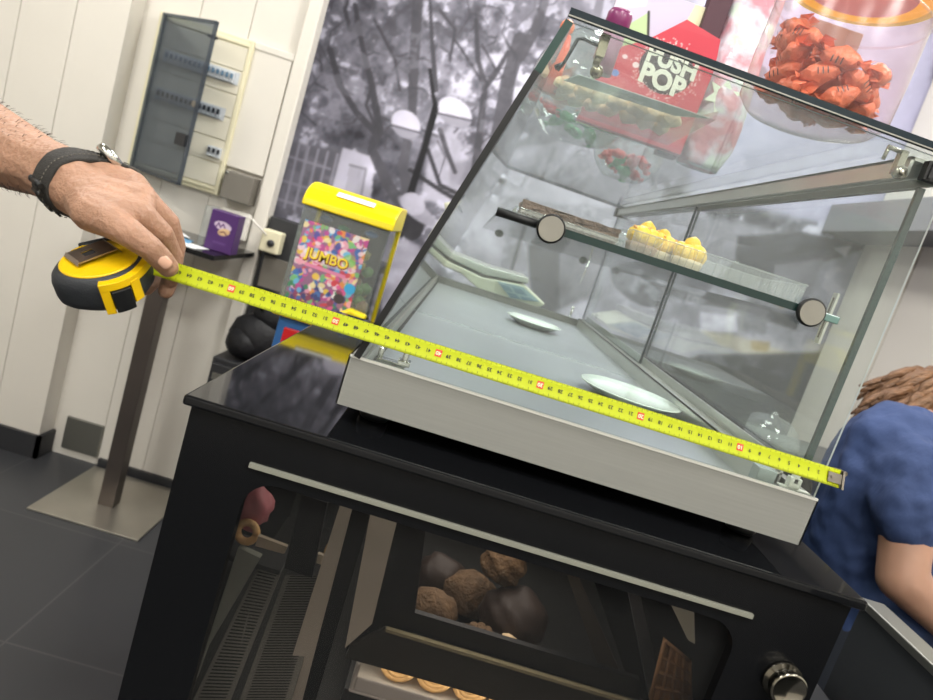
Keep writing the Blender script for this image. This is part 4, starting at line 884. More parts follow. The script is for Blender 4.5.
for i in range(150):
    a_ = rng.uniform(0, 6.3); r_ = rng.normal(1.06, .10); cc.disc(u0 + .043 * r_ * math.cos(a_), v0 + .036 * r_ * math.sin(a_), .0009, .0009, (.95, .85, .85))
for x, y, r_, c in ((.022, .070, .003, 'f0e0e4'), (.030, .078, .0022, 'f0e0e4'), (.025, .040, .006, '6a86c8'), (.045, .055, .005, 'e9d6dc'), (.112, .060, .0035, 'd8b070'), (.108, .022, .006, 'd9c25a'), (.095, .012, .003, 'e0b060'), (.030, .060, .004, 'e8d0d8'), (.014, .020, .007, '8f2f44'), (.042, .020, .006, 'd85a5c'), (.062, .014, .005, 'b02f40')): cc.disc(x * 1.25, y * 1.25 + .03, r_, r_ * .8, hx(c))
m_ = cc.poly([(0, .0), (.128, .0), (.132, .060), (.127, .092), (.083, .101), (.047, .066), (.008, .041)], (0, 0, 0), 0)
pr_ = cc.mesh('printed_front', Vector((fp[0][0], yf - .0006, top(.30) + .001)) - Vector(t.location), (1, 0, 0), (0, 0, 1), painted('red_print', .4), t)
# cut the print to the outline of the carton
bmx = bmesh.new(); bmx.from_mesh(pr_.data); loc = Vector(t.location)
def inside(x, z):
    c = False
    for i in range(len(fp)):
        x0_, y0_ = fp[i]; x1_, y1_ = fp[(i + 1) % len(fp)]
        if (y0_ > z) != (y1_ > z) and x < (x1_ - x0_) * (z - y0_) / (y1_ - y0_) + x0_: c = not c
    return c
bmesh.ops.delete(bmx, geom=[v for v in bmx.verts if not inside(v.co.x + loc.x, v.co.z + loc.z)], context='VERTS'); bmx.to_mesh(pr_.data); bmx.free()
pw = mat('print_pale', 'dfe3d6', .5)
lx = Vector((1, 0, -.10)).normalized(); lu = Vector((.02, 0, 1)).normalized()
for s_, x, z, sz_ in (('PUSH', sx_(.232), sz_(1.6925), .0325), ('POP', sx_(.2275), sz_(1.6705), .0375)):
    bm = bmesh.new(); text_into(bm, s_, sz_, (x, yf - .0014, z), lx, lu, bold=.045); bmesh.ops.translate(bm, verts=bm.verts[:], vec=-loc); fin('lettering', bm, pw, pr_)
# pale green and lilac card behind, with a jagged star outline
t = thing('sweets_card', 'pale green and lilac card with jagged outline behind the red display box', 'card', (.2347, .47, top(.2347)))
cc = Canvas(.15, .17, .001, hx('c9c6de'))
cc.poly([(0, 0), (.052, 0), (.058, .05), (.072, .06), (.060, .085), (.078, .11), (.056, .115), (.045, .145), (.02, .12), (0, .13)], hx('bcd6a4'))
cc.stroke([(.052, 0), (.058, .05), (.072, .06), (.060, .085), (.078, .11), (.056, .115), (.045, .145)], .0016, hx('3a3c3a'))
cc.poly([(.085, .09), (.15, .07), (.15, .17), (.10, .17)], hx('e6e8c4')); cc.stroke([(.15, .128), (.098, .122), (.108, .104), (.092, .094), (.13, .085)], .0014, hx('444444')); cc.poly([(.0, .135), (.04, .15), (.04, .17), (0, .17)], hx('d8d4e6'))
cc.mesh('printed_card', Vector((.162 - .215, -.002, .002)), (1, 0, 0), (0, 0, 1), painted('card_print', .4), t)
bm = bmesh.new(); box(bm, (.162, .335, top(.16) + .001), (.312, .342, top(.16) + .171)); bmesh.ops.translate(bm, verts=bm.verts[:], vec=Vector((-.215, -.335, -top(.215)))); fin('card_backing', bm, M['lavender'], t); t.scale = (1.144, 1.144, 1.25); t.location.z += .004
bm = bmesh.new(); box(bm, (.304, .455, top(.304) + .001), (.336, .480, 1.92)); tag(fin('tall_carton', bm, M['maroon'], bevel=.001), 'tall dark maroon carton rising behind the red display box', 'carton')
# bag of sweets, pink and white
t = thing('sweets_bag', 'clear pink and white bag of sweets between the red box and the jar', 'bag', (.374, .47, top(.374)))
bm = bmesh.new(); ns = 28; rings = []
for k in range(ns + 1):
    f = k / ns; z = top(.374) + .0035 + .27 * f; wx = .042 * (1 - .10 * f) * min(1, .75 + f * 2); wy = .035 * math.sin(PI * min(1, .25 + .75 * f)) + .002
    rings.append([bm.verts.new((.374 + wx * math.copysign(abs(math.cos(a_)) ** .6, math.cos(a_)) * (1 + .05 * math.sin(9 * f + 3 * a_)), (.47) + wy * math.sin(a_) * (1 + .12 * math.sin(14 * f + 2 * a_)), z)) for a_ in [2 * PI * i / 32 for i in range(32)]])
for a_, b_ in zip(rings, rings[1:]):
    for i in range(32): bm.faces.new((a_[i], a_[(i + 1) % 32], b_[(i + 1) % 32], b_[i])).smooth = True
bm.faces.new(rings[0]); bm.faces.new(rings[-1])
bagm = mat('bag_film', 'efe2e8', .25, noise=.05, nscale=20, bump=.6, bscale=35, spec=.7)
n = bagm.node_tree.nodes; l = bagm.node_tree.links
tn = n.new('ShaderNodeTexNoise'); tn.inputs['Scale'].default_value = 26; tc = n.new('ShaderNodeTexCoord'); l.new(tc.outputs['Object'], tn.inputs['Vector'])
rp = n.new('ShaderNodeValToRGB'); rp.color_ramp.elements[0].position = .42; rp.color_ramp.elements[0].color = lin(hx('c98c9a')) + (1,); rp.color_ramp.elements[1].position = .56; rp.color_ramp.elements[1].color = lin(hx('cfc8d6')) + (1,); e = rp.color_ramp.elements.new(.66); e.color = lin(hx('cfe0d4')) + (1,)
l.new(tn.outputs['Fac'], rp.inputs[0]); l.new(rp.outputs[0], n['Principled BSDF'].inputs['Base Color'])
finw('bag_film', bm, bagm, t)
cc = Canvas(.05, .05, .0009, hx('dfe8da')); 
bm = bmesh.new(); sp = [(0, .021), (.008, .010), (.021, .011), (.013, 0), (.020, -.012), (.006, -.009), (-.003, -.021), (-.008, -.009), (-.021, -.010), (-.012, .002), (-.019, .013), (-.006, .010)]
prism(bm, [(.364 + x * 1.2, .4315, 1.738 + z * 1.2) for x, z in sp], (0, .0015, 0)); bmesh.ops.translate(bm, verts=bm.verts[:], vec=into(t)); fin('star_print', bm, mat('star_pale', 'dbe6d2', .4), t)
# purple capped lolly and a small red item at the left
t = thing('capped_lolly', 'small purple capped lolly standing left of the red display box', 'lolly', (.156, .16, top(.156) + .001))
bm = bmesh.new(); lathe(bm, ((0, .001), (.011, 0), (.011, .030), (.0125, .034), (.0115, .046)), seg=24); fin('stick_tube', bm, mat('tube_clear', 'b58aa2', .3), t)
bm = bmesh.new(); lathe(bm, ((.0115, .046), (.0135, .048), (.0135, .062), (.0115, .066), (0, .066)), seg=24); fin('cap', bm, M['purplecap'], t)
t = thing('red_figurine_lolly', 'small red and orange lolly standing at the far left of the case top', 'lolly', (.112, .33, top(.112) + .001))
bm = bmesh.new(); lathe(bm, ((0, 0), (.012, 0), (.013, .05), (.009, .075), (0, .078)), seg=20); fin('wrapper', bm, mat('red_orange_wrap', 'd8604a', .4, noise=.3, nscale=40), t)
bm = bmesh.new(); blob(bm, (0, 0, .085), .010, 2); fin('tip', bm, M['orangewrap'], t)
# cookie pack seen from below
t = thing('cookie_pack', 'clear pack of pale cookies with a grey barcode label lying on the case', 'cookie pack', (.22, .29, top(.22)))
o_ = math.radians(1.7)
def tp(x, y, dz=0): return Vector((x, y, top(x) + .0012 + dz))
bm = bmesh.new(); c4 = [tp(.132, .196), tp(.295, .176), tp(.300, .385), tp(.112, .395)]; prism(bm, c4, (0, 0, .0006)); prism(bm, [c4[3], c4[2], c4[2] + Vector((0, 0, .035)), c4[3] + Vector((0, 0, .035))], (0, .0006, 0)); prism(bm, [c4[1], c4[2], c4[2] + Vector((0, 0, .035)), c4[1] + Vector((0, 0, .010))], (.0006, 0, 0)); prism(bm, [c4[0], c4[3], c4[3] + Vector((0, 0, .035)), c4[0] + Vector((0, 0, .010))], (-.0006, 0, 0)); finw('clear_shell', bm, M['shell'], t)
bm = bmesh.new(); prism(bm, [tp(.137, .199, .0008), tp(.290, .181, .0008), tp(.262, .222, .0008), tp(.124, .245, .0008)], (0, 0, .001)); lb = finw('barcode_label', bm, M['barcode'], t)
bm = bmesh.new()
for k in range(22): x = .178 + k * .0019; w_ = .0005 + .0007 * (k * 7 % 3) / 2; prism(bm, [tp(x, .214, .0001), tp(x + w_, .214, .0001), tp(x + w_, .226, .0001), tp(x, .226, .0001)], (0, 0, .0005))
bmesh.ops.translate(bm, verts=bm.verts[:], vec=into(t)); fin('barcode', bm, mat('code_white', 'e6eee8', .5), lb)
ck = 0
for r_ in range(3):
    for c_ in range(7):
        x = .132 + c_ * .0235 + rng.uniform(-.003, .003); y = .300 + r_ * .030 + rng.uniform(-.003, .003) - c_ * .0035
        bm = bmesh.new(); s_ = rng.uniform(.010, .0135); blob(bm, (0, 0, 0), (s_ * 1.15, s_ * 1.2, .009), 2, jit=.16); o = fin('cookie', bm, M['cookie']); o.location = tp(x, y, .0105 + .004 * (r_ % 2)); o.rotation_euler = (rng.uniform(-.4, .4), rng.uniform(-.3, .3), rng.uniform(0, 3))
        tag(o, 'pale golden cookie in the clear pack lying on the case', 'cookie', 'pale cookies in the clear pack')
# round glass sweet jars
def globe_jar(x, y, r, label, seed):
    t = thing('globe_jar', label, 'jar', (x, y, top(x) + .0022)); bm = bmesh.new()
    pr = [(0, .002), (r * .55, 0), (r * .62, .004)] + [(r * math.sin(a_), r * .84 - r * math.cos(a_)) for a_ in [.70 + k * .17 for k in range(13)]]
    pr += [(r * .46, pr[-1][1] + .004), (r * .50, pr[-1][1] + .008)]
    lathe(bm, pr, seg=44); fin('jar_glass', bm, M['globe'], t)
    return t
gx, gy, gr = .185, .60, .098
globe_jar(gx, gy, gr, 'large round glass jar with green and orange sweets at the left of the case top', 1)
me_g = wrapped('green_sweet', M['greenwrap'], 1.3); me_r = wrapped('red_sweet', M['redwrap'], 1.3); me_o = wrapped('orange_sweet', M['orangewrap'], 1.2)
def sweets(cx, cy, z, specs, jarname):
    for i, (dx_, dy_, dz_, me_, nm) in enumerate(specs):
        o = bpy.data.objects.new(nm + '_wrapped_sweet', me_); COL.objects.link(o); o.location = (cx + dx_, cy + dy_, z + dz_); o.rotation_euler = (rng.uniform(-.6, .6), rng.uniform(-.6, .6), rng.uniform(0, 6))
        tag(o, nm + ' foil wrapped sweet in the ' + jarname, 'sweet', nm + ' sweets in the ' + jarname)
sp = [(.036 * math.cos(a_) * s_, .036 * math.sin(a_) * s_, .012 + .004 * k, me_g, 'green') for k, (a_, s_) in enumerate(((0, .2), (.3, .9), (1.6, .8), (2.8, .9), (4.0, .8), (5.1, .8)))]
sp += [(.05 * math.cos(a_), .05 * math.sin(a_), .038 + .01 * (k % 3), me_r if k % 2 else me_o, 'red' if k % 2 else 'orange') for k, a_ in enumerate((.2, 1.2, 2.3, 3.2, 4.1, 5.2, 5.8))]
sp += [(.03 * math.cos(a_), .03 * math.sin(a_), .06 + .012 * k, me_o if k % 2 else me_r, 'orange' if k % 2 else 'red') for k, a_ in enumerate((3.6, 2.0, 5.0))]
sweets(gx, gy, top(gx) + .002, sp, 'large round jar')
g2x, g2y = .330, .84
globe_jar(g2x, g2y, .074, 'smaller round glass jar with red and green sweets behind the cookie pack', 2)
sp = [(.032 * math.cos(a_) * s_, .032 * math.sin(a_) * s_, .012 + .004 * k, me_r if k % 2 else me_g, 'red' if k % 2 else 'green') for k, (a_, s_) in enumerate(((0, .2), (.3, .9), (1.6, .8), (2.8, .9), (4.0, .8), (5.1, .8)))]
sp += [(.042 * math.cos(a_), .042 * math.sin(a_), .040, me_r, 'red') for a_ in (.2, 1.5, 2.8, 4.1, 5.3)]
sweets(g2x, g2y, top(g2x) + .002, sp, 'smaller round jar')

# ================================================================== BEHIND THE CASE
t = thing('rear_worktop', 'dark stone worktop behind the far end of the display case', 'worktop', (.5, 1.6, 0))
bm = bmesh.new(); box(bm, (-.06, 1.36, 1.222), (1.05, 1.80, 1.252)); finw('stone_top', bm, M['slate'], t, bevel=.003)
bm = bmesh.new(); box(bm, (-.04, 1.38, 0), (1.03, 1.78, 1.222)); finw('cabinet', bm, M['darkpanel'], t)
t = thing('kitchen_scale', 'cream counter scale with sloping keypad and display behind the glass case', 'scale', (.14, 1.46, 1.252))
dY = .26
def sw(pts): return [at(x, y, 1, 1.42) for x, y in pts]
bm = bmesh.new(); prism(bm, sw(((434, 262), (442, 258), (482, 277), (525, 285), (545, 304), (541, 307), (498, 304), (478, 289), (462, 274))), (0, dY, 0)); finw('scale_body', bm, M['scalebody'], t, bevel=.004)
bm = bmesh.new(); prism(bm, sw(((497, 281), (523, 287), (540, 302), (510, 298))), (0, -.003, 0)); kp = finw('keypad', bm, M['display'], t)
bm = bmesh.new()
for pts in (((500, 284), (509, 286), (513, 292), (504, 290)), ((511, 286), (521, 289), (528, 296), (516, 293)), ((507, 292), (516, 294), (520, 299), (511, 297)), ((520, 296), (530, 298), (535, 301), (523, 300))): prism(bm, [p - Vector((0, .003, 0)) for p in sw(pts)], (0, -.001, 0))
bmesh.ops.translate(bm, verts=bm.verts[:], vec=into(t)); fin('key_block', bm, mat('key_grey', '6f8c9e', .4), kp)
bm = bmesh.new(); prism(bm, sw(((442, 255), (446, 250), (492, 268), (529, 278), (528, 284), (484, 275))), (0, dY * .9, 0)); finw('weighing_plate', bm, M['alu'], t, bevel=.003)
bm = bmesh.new(); tube(bm, [at(432, 262, 1, 1.5), at(458, 214, 1, 1.5)], .011, 8); tube(bm, [at(430, 238, 1, 1.5), at(452, 205, 1, 1.5)], .008, 8); tube(bm, [at(445, 208, 1, 1.5), at(463, 205, 1, 1.5)], .016, 8); finw('display_arm', bm, M['scalebody'], t)
bm = bmesh.new(); a0 = at(500, 306, 1, 1.46); box(bm, (.02, 1.43, 1.252), (.26, 1.66, 1.268)); finw('scale_foot', bm, M['scalebody'], t, bevel=.003)

# staff side: long dark bench with bowls, seen through the sliding doors
t = thing('staff_bench', 'dark bench on the staff side seen through the sliding glass doors', 'bench', (1.3, 1.75, 0))
bm = bmesh.new(); box(bm, (1.06, 1.42, 1.03), (1.80, 2.0, 1.06)); finw('bench_top', bm, M['slate'], t, bevel=.003)
bm = bmesh.new(); box(bm, (1.08, 1.44, 0), (1.78, 1.98, 1.03)); finw('cabinet', bm, M['darkpanel'], t)
q = at(745, 420, 1, 1.62)
bm = bmesh.new(); lathe(bm, ((.11, 0), (.108, .03), (.09, .07), (.055, .095), (.012, .104), (.012, .115), (0, .118)), (q.x + .09, 1.62, 1.064), seg=36); tag(fin('glass_dome', bm, M['globe']), 'clear domed cover standing on the staff bench', 'dome')
bm = bmesh.new(); lathe(bm, ((0, 0), (.05, 0), (.085, .04), (.09, .055), (.083, .055), (.045, .008), (0, .008)), (q.x - .02, 1.85, 1.062), seg=32); tag(fin('bowl', bm, mat('bowl_pale_blue', 'c6cfea', .2)), 'pale blue white bowl left of the domed cover on the staff bench', 'bowl')

# low steel-edged partition right of the counter
t = thing('low_partition', 'dark grey low partition with a steel top edge right of the black counter', 'partition', (.83, .2, 0))
bm = bmesh.new(); box(bm, (.80, -.55, 0), (.83, .335, 1.088)); finw('panel', bm, M['darkpanel'], t)
bm = bmesh.new(); box(bm, (.796, -.55, 1.088), (.835, .34, 1.100)); finw('steel_cap', bm, M['dalu'], t, bevel=.002)
bm = bmesh.new(); box(bm, (.535, -.03, 0), (.78, .70, .93)); box(bm, (.530, -.04, .93), (.785, .71, .95), 1); tag(fin('low_cabinet', bm, [M['darkpanel'], M['darkgrey']], bevel=.003), 'low dark cabinet in the gap between black counter and partition', 'cabinet')
# ================================================================== TAPE MEASURE
R3 = CM.transposed()          # camera axes, used only to read off how the tape case is tilted in the hand
nT = (R3 @ Vector((.03, .79, .62))).normalized(); e1 = (R3 @ Vector((1, -.07, 0))); e1 = (e1 - nT * e1.dot(nT)).normalized(); e2 = nT.cross(e1)
tc0 = at(99, 259, 1, -.037)
tape = thing('tape_measure', 'yellow and black tape measure held in the hand, blade stretched along the case', 'tape measure', tuple(tc0))
def T(u, v, h): return tc0 + e1 * u + e2 * v + nT * h
def ring(a_, b_, h, n_=56, ex=2.5, cu=0, cv_=0, t0=0, t1=2 * PI):
    out = []
    for k in range(n_):
        th = t0 + (t1 - t0) * k / (n_ if abs(t1 - t0 - 2 * PI) < 1e-6 else n_ - 1); c, s = math.cos(th), math.sin(th)
        out.append(T(cu + a_ * math.copysign(abs(c) ** (2 / ex), c), cv_ + b_ * math.copysign(abs(s) ** (2 / ex), s), h))
    return out
def loft(bm, loops, cap=True, mi=0):
    vs = [[bm.verts.new(p) for p in lp] for lp in loops]
    for a_, b_ in zip(vs, vs[1:]):
        for i in range(len(a_)): bm.faces.new((a_[i], a_[(i + 1) % len(a_)], b_[(i + 1) % len(a_)], b_[i])).smooth = True
    if cap: bm.faces.new(vs[0]); bm.faces.new(vs[-1])
bm = bmesh.new(); A, B = .0375, .0370
loft(bm, [ring(A - .010, B - .010, -.032), ring(A - .004, B - .004, -.0305), ring(A - .001, B - .001, -.027), ring(A, B, -.022), ring(A, B, -.010), ring(A - .0015, B - .0015, -.005), ring(A - .0045, B - .0045, -.0015), ring(A - .008, B - .008, 0)])
finw('case_shell', bm, M['rubber'], tape)
bm = bmesh.new(); loft(bm, [ring(.0310, .0305, -.001, ex=2.1, cu=.0), ring(.0310, .0305, .0004, ex=2.1), ring(.0300, .0295, .0012, ex=2.1)]); finw('yellow_face', bm, M['tyellow'], tape)
# yellow nose that wraps the mouth, with the black lock slider
def wrap(t0, t1, h0, h1, d0, d1, n_=16):
    bm = bmesh.new(); P = []
    for hh, dd in ((h0, d0), (h0, d1), (h1, d1), (h1, d0)): P.append(ring(A + dd, B + dd, hh, n_, 2.5, t0=t0, t1=t1))
    vs = [[bm.verts.new(p) for p in lp] for lp in P]
    for i in range(4):
        for k in range(n_ - 1): bm.faces.new((vs[i][k], vs[i][k + 1], vs[(i + 1) % 4][k + 1], vs[(i + 1) % 4][k]))
    bm.faces.new([v[0] for v in vs]); bm.faces.new([v[-1] for v in vs]); return bm
finw('nose_band', wrap(-1.25, -1.05, -.031, -.003, -.004, .0022), M['tyellow'], tape, bevel=.0006)
finw('nose_band', wrap(-1.25, .25, -.009, -.002, -.006, .0026, 24), M['tyellow'], tape, bevel=.0006)
finw('nose_band', wrap(-.55, -.30, -.026, -.006, -.004, .0032, 10), M['tyellow'], tape, bevel=.0006)
finw('lock_slider', wrap(-1.03, -.58, -.030, -.0095, -.004, .0042, 14), M['blackmat'], tape, bevel=.001)
bm = bmesh.new(); box_pts = [T(-.030, .022, -.010), T(-.004, .040, -.010), T(.004, .034, -.010), T(-.022, .018, -.010)]
prism(bm, box_pts, nT * .012); finw('wrist_strap_lug', bm, M['rubber'], tape, bevel=.002)
# belt clip
bm = bmesh.new(); ca = math.radians(52)
cu_, cv2 = Vector((math.cos(ca), math.sin(ca))), Vector((-math.sin(ca), math.cos(ca)))
def Cp(a_, b_, h): return T(-.0120 + cu_.x * a_ + cv2.x * b_, -.0050 + cu_.y * a_ + cv2.y * b_, h)
wv = .0120
for (a0, a1, b0, b1) in ((-.006, .002, -wv, wv), (.012, .026, -wv, wv), (.002, .012, -wv, -wv + .007), (.002, .012, wv - .007, wv)):
    prism(bm, [Cp(a0, b0, .0048), Cp(a1, b0, .0048), Cp(a1, b1, .0048), Cp(a0, b1, .0048)], nT * .0012)
prism(bm, [Cp(-.006, -wv, .006), Cp(-.006, wv, .006), Cp(-.0085, wv, .0030), Cp(-.0085, -wv, .0030)], nT * .001)
prism(bm, [Cp(.026, -wv, .006), Cp(.026, wv, .006), Cp(.029, wv, .0008), Cp(.029, -wv, .0008)], nT * .001)
bmd = bmesh.new(); prism(bmd, [Cp(.001, -wv + .006, .0030), Cp(.013, -wv + .006, .0030), Cp(.013, wv - .006, .0030), Cp(.001, wv - .006, .0030)], nT * .0008); clip = finw('belt_clip', bm, mat('clip_steel', '9c8f84', .28, .9), tape)
bmesh.ops.translate(bmd, verts=bmd.verts[:], vec=into(tape)); fin('clip_hole_shade', bmd, M['darkgrey'], clip)  # dark patch put in for the shade inside the clip hole
# blade
XA, XB, ZB, YB = -.196, .467, 1.3282, -.0135
def bl(x, s, off=0):
    """s in -1..1 across the blade; slightly cupped"""
    w_ = .0085; lean = math.radians(24); bow = .0011 * (1 - s * s)
    return Vector((x, YB + s * w_ * math.sin(lean) + bow * math.cos(lean) - off * math.cos(lean), ZB + s * w_ * math.cos(lean) - bow * math.sin(lean) + off * math.sin(lean)))
bm = bmesh.new(); N1 = 60
g_ = [[bm.verts.new(bl(XA + (XB - XA) * i / N1, -1 + 2 * j / 6)) for j in range(7)] for i in range(N1 + 1)]
for i in range(N1):
    for j in range(6): bm.faces.new((g_[i][j], g_[i][j + 1], g_[i + 1][j + 1], g_[i + 1][j])).smooth = True
blade = finw('blade', bm, M['blade'], tape)
sd = blade.modifiers.new('thickness', 'SOLIDIFY'); sd.thickness = .00025; sd.offset = 0
cm = .00968; X0m = .4655
bi = bmesh.new(); bt = bmesh.new()
def bq(b, x0_, x1_, s0, s1, off):
    b.faces.new([b.verts.new(bl(x0_, s0, off)) for _ in (0,)] + [b.verts.new(bl(x1_, s0, off)), b.verts.new(bl(x1_, s1, off)), b.verts.new(bl(x0_, s1, off))])
for mm in range(1, 66 * 10):
    x = X0m - cm * mm / 10; ln = .62 if mm % 10 == 0 else (.42 if mm % 5 == 0 else .26)
    w_ = .00012 if mm % 5 else .00016
    if x < XA + .004: break
    bq(bi, x - w_, x + w_, -1, -1 + ln * .8, .0003)
    if mm % 5 == 0 or mm % 2 == 0: bq(bi, x - w_, x + w_, 1 - ln * .55, 1, .0003)
marks = []; lean = math.radians(24); uy = Vector((0, -math.sin(lean), -math.cos(lean)))
for c_ in range(1, 66):
    x = X0m - cm * c_ 
    if x < XA + .006: break
    o3 = bl(x, .10, .0007)
    if c_ % 10 == 0:
        marks.append((x, c_)); text_into(bt, str(c_), .0050, bl(x, .11, .0011), (-1, 0, 0), uy, bold=.02)
    else: text_into(bi, str(c_), .0046, o3, (-1, 0, 0), uy, bold=.02)
finw_ = lambda nm, b, m_: (bmesh.ops.translate(b, verts=b.verts[:], vec=into(tape)), fin(nm, b, m_, blade))[1]
finw_('printed_scale', bi, M['ink']); [finw_('decimetre_mark', (lambda b_: (bq(b_, x - .0031, x + .0031, -.28, .50, .0005), b_)[1])(bmesh.new()), M['redmark']) for x, c_ in marks]; finw_('decimetre_numbers', bt, mat('mark_text', 'f3d9b0', .5))
bm = bmesh.new(); prism(bm, [bl(.455, -.55, .0008), bl(.4695, -.55, .0008), bl(.4695, .55, .0008), bl(.455, .55, .0008)], (0, -.001, 0)); prism(bm, [bl(.4685, -1.15, .002), bl(.4705, -1.15, .002), bl(.4705, .9, .002), bl(.4685, .9, .002)], (0, .009, 0)); prism(bm, [bl(.459, .75, 0), bl(.474, .55, 0), bl(.474, .95, 0), bl(.461, 1.05, 0)], (0, .004, 0)); tube(bm, [bl(.459, .0, .001), bl(.459, .0, .003)], .0016, 10)
finw('end_hook', bm, mat('hook_metal', '59544c', .3, .8), tape)

# ================================================================== ARM AND HAND OF THE PERSON MEASURING
def h(px, py, y, r): return (at(px, py, 1, y), r)
WR = h(78, 184, -.012, .0225)
WR2 = h(66, 172, -.002, .0225); WR3 = h(84, 196, -.018, .0225)
arm = [h(-260, 40, .26, .050), h(-110, 95, .13, .047), h(-30, 132, .06, .0415), h(15, 155, .030, .0335), h(45, 168, .012, .0272)]
mcp = {'index': h(141, 215, -.034, .0125), 'middle': h(142, 199, -.016, .0128), 'ring': h(134, 185, .004, .0122), 'little': h(120, 175, .024, .0112)}
wr_pts = {'index': WR3, 'middle': WR3, 'ring': WR2, 'little': WR2}
ch = [arm + [WR2], arm + [WR], arm + [WR3]]
for k_, m_ in mcp.items():
    w0 = wr_pts[k_]; mid = (w0[0].lerp(m_[0], .5), .0175); ch.append([w0, mid, m_])
ch.append([(mcp['index'][0], .0115), (mcp['middle'][0], .012), (mcp['ring'][0], .012), (mcp['little'][0], .011)])
ch.append([(WR[0], .0225), h(112, 205, -.020, .0175), (mcp['middle'][0], .0135)])
ch.append([h(108, 196, .004, .016), h(128, 200, -.008, .014)])
# fingers: each bends at its own knuckles and closes round the case and under the blade
ch.append([mcp['index'], h(162, 233, -.022, .0098), h(173, 256, -.004, .0086), h(171, 279, -.001, .0076)])
ch.append([mcp['middle'], h(168, 222, .002, .0102), h(176, 246, .014, .0090), h(172, 275, .010, .0080), h(166, 291, .002, .0074)])
ch.append([mcp['ring'], h(160, 214, .026, .0098), h(166, 244, .036, .0088), h(158, 276, .024, .0078), h(146, 288, .010, .0074)])
ch.append([mcp['little'], h(140, 205, .046, .0088), h(146, 238, .050, .0078), h(140, 266, .036, .0070), h(130, 278, .022, .0064)])
# thumb: leaves the side of the palm by the wrist, lies over the case, tip presses on the blade
ch.append([(WR3[0], .019), h(92, 212, -.040, .0175), h(112, 222, -.052, .0145), h(128, 232, -.056, .0128), h(150, 248, -.048, .0108), h(160, 258, -.040, .0104), h(168, 267, -.032, .0092)])
ch.append([h(92, 206, -.034, .017), h(120, 212, -.040, .0135), (mcp['index'][0], .0118)])
person_arm = organic('person', ch, .0013, M['skin'], smooth=6)
tag(person_arm, 'person at the left edge, hairy forearm with dark wristband gripping the tape measure', 'person')
# thumb nail
bm = bmesh.new(); nc = at(164.5, 262.5, 1, -.0468); d1 = (at(170, 268, 1, -.041) - at(156, 254, 1, -.050)).normalized(); vw = (CP - nc).normalized(); sdn = d1.cross(vw).normalized(); up_ = sdn.cross(d1).normalized()
if up_.dot(vw) < 0: up_ = -up_
gr = []
for i in range(7):
    row = []
    for j in range(7):
        u = -1 + i / 3; v = -1 + j / 3; wd = .0052 * math.sqrt(max(0, 1 - .35 * max(0, -u) ** 2 - .35 * max(0, u) ** 4)); row.append(bm.verts.new(nc + d1 * u * .0062 + sdn * v * wd + up_ * (.0012 - .0022 * v * v - .0006 * u * u)))
    gr.append(row)
for i in range(6):
    for j in range(6): bm.faces.new((gr[i][j], gr[i + 1][j], gr[i + 1][j + 1], gr[i][j + 1])).smooth = True
nl = fin('thumb_nail', bm, M['nail'], person_arm)
sd = nl.modifiers.new('thickness', 'SOLIDIFY'); sd.thickness = .0012
# wristband: elliptical ring of stitched fabric
wc = at(75, 182, 1, -.008)
aa_ = (at(100, 204, 1, -.016) - at(50, 162, 1, .004)).normalized(); cc_ = (CP - wc).normalized(); cc_ = (cc_ - aa_ * aa_.dot(cc_)).normalized()
ax_ = (aa_ + cc_ * .42).normalized(); u_ = ax_.cross(cc_).normalized(); v_ = ax_.cross(u_)
from mathutils.bvhtree import BVHTree
dgr = bpy.context.evaluated_depsgraph_get(); bpy.context.view_layer.update(); dgr = bpy.context.evaluated_depsgraph_get()
tree = BVHTree.FromObject(person_arm, dgr)
def ring_r(off):
    out = []
    for k in range(48):
        a_ = 2 * PI * k / 48; dr = u_ * math.cos(a_) + v_ * math.sin(a_); o_ = wc + ax_ * off
        hit = tree.ray_cast(o_ + dr * .09, -dr, .09); out.append((hit[0] - o_).length if hit[0] is not None else .028)
    return [max(out[k], (out[k - 1] + out[(k + 1) % 48] + out[k - 2] + out[(k + 2) % 48]) / 4) for k in range(48)]
ra, rb, rc_ = ring_r(-.0095), ring_r(0), ring_r(.0095)
bm = bmesh.new(); secs = []
for k in range(48):
    a_ = 2 * PI * k / 48; dr = u_ * math.cos(a_) + v_ * math.sin(a_)
    secs.append([bm.verts.new(wc + dr * (r_ + e_) + ax_ * dx_) for dx_, r_, e_ in ((-.0100, ra[k], -.002), (-.0100, ra[k], .0014), (-.0092, ra[k], .0024), (0, rb[k], .0026), (.0092, rc_[k], .0024), (.0100, rc_[k], .0014), (.0100, rc_[k], -.002))])
for k in range(48):
    a_, b_ = secs[k], secs[(k + 1) % 48]
    for i in range(7): bm.faces.new((a_[i], a_[(i + 1) % 7], b_[(i + 1) % 7], b_[i])).smooth = True
band = fin('wristband', bm, M['strap'], person_arm)
bm = bmesh.new()
def bandpt(k, dx_): a_ = 2 * PI * k / 48; dr = u_ * math.cos(a_) + v_ * math.sin(a_); return wc + dr * (rb[k % 48] + .0033) + ax_ * dx_
for k in range(0, 48):
    for dx_ in (-.0062, .0062): tube(bm, [bandpt(k, dx_), bandpt(k, dx_).lerp(bandpt(k + 1, dx_), .6)], .00045, 5)
fin('stitching', bm, mat('stitch_grey', '5c5850', .8), band)
kb = min(range(48), key=lambda k: (bandpt(k, 0) - at(44, 192, 1, -.034)).length)
bm = bmesh.new(); tube(bm, [bandpt(kb - 1, -.012), bandpt(kb - 1, .010)], .0026, 8); tube(bm, [bandpt(kb + 1, -.009), bandpt(kb + 1, .009)], .0022, 8); blob(bm, bandpt(kb - 1, -.0125), .0034, 2)
for k in (3, 5, 7): tube(bm, [bandpt(kb + k, -.0078) , bandpt(kb + k, .0078)], .0012, 6)
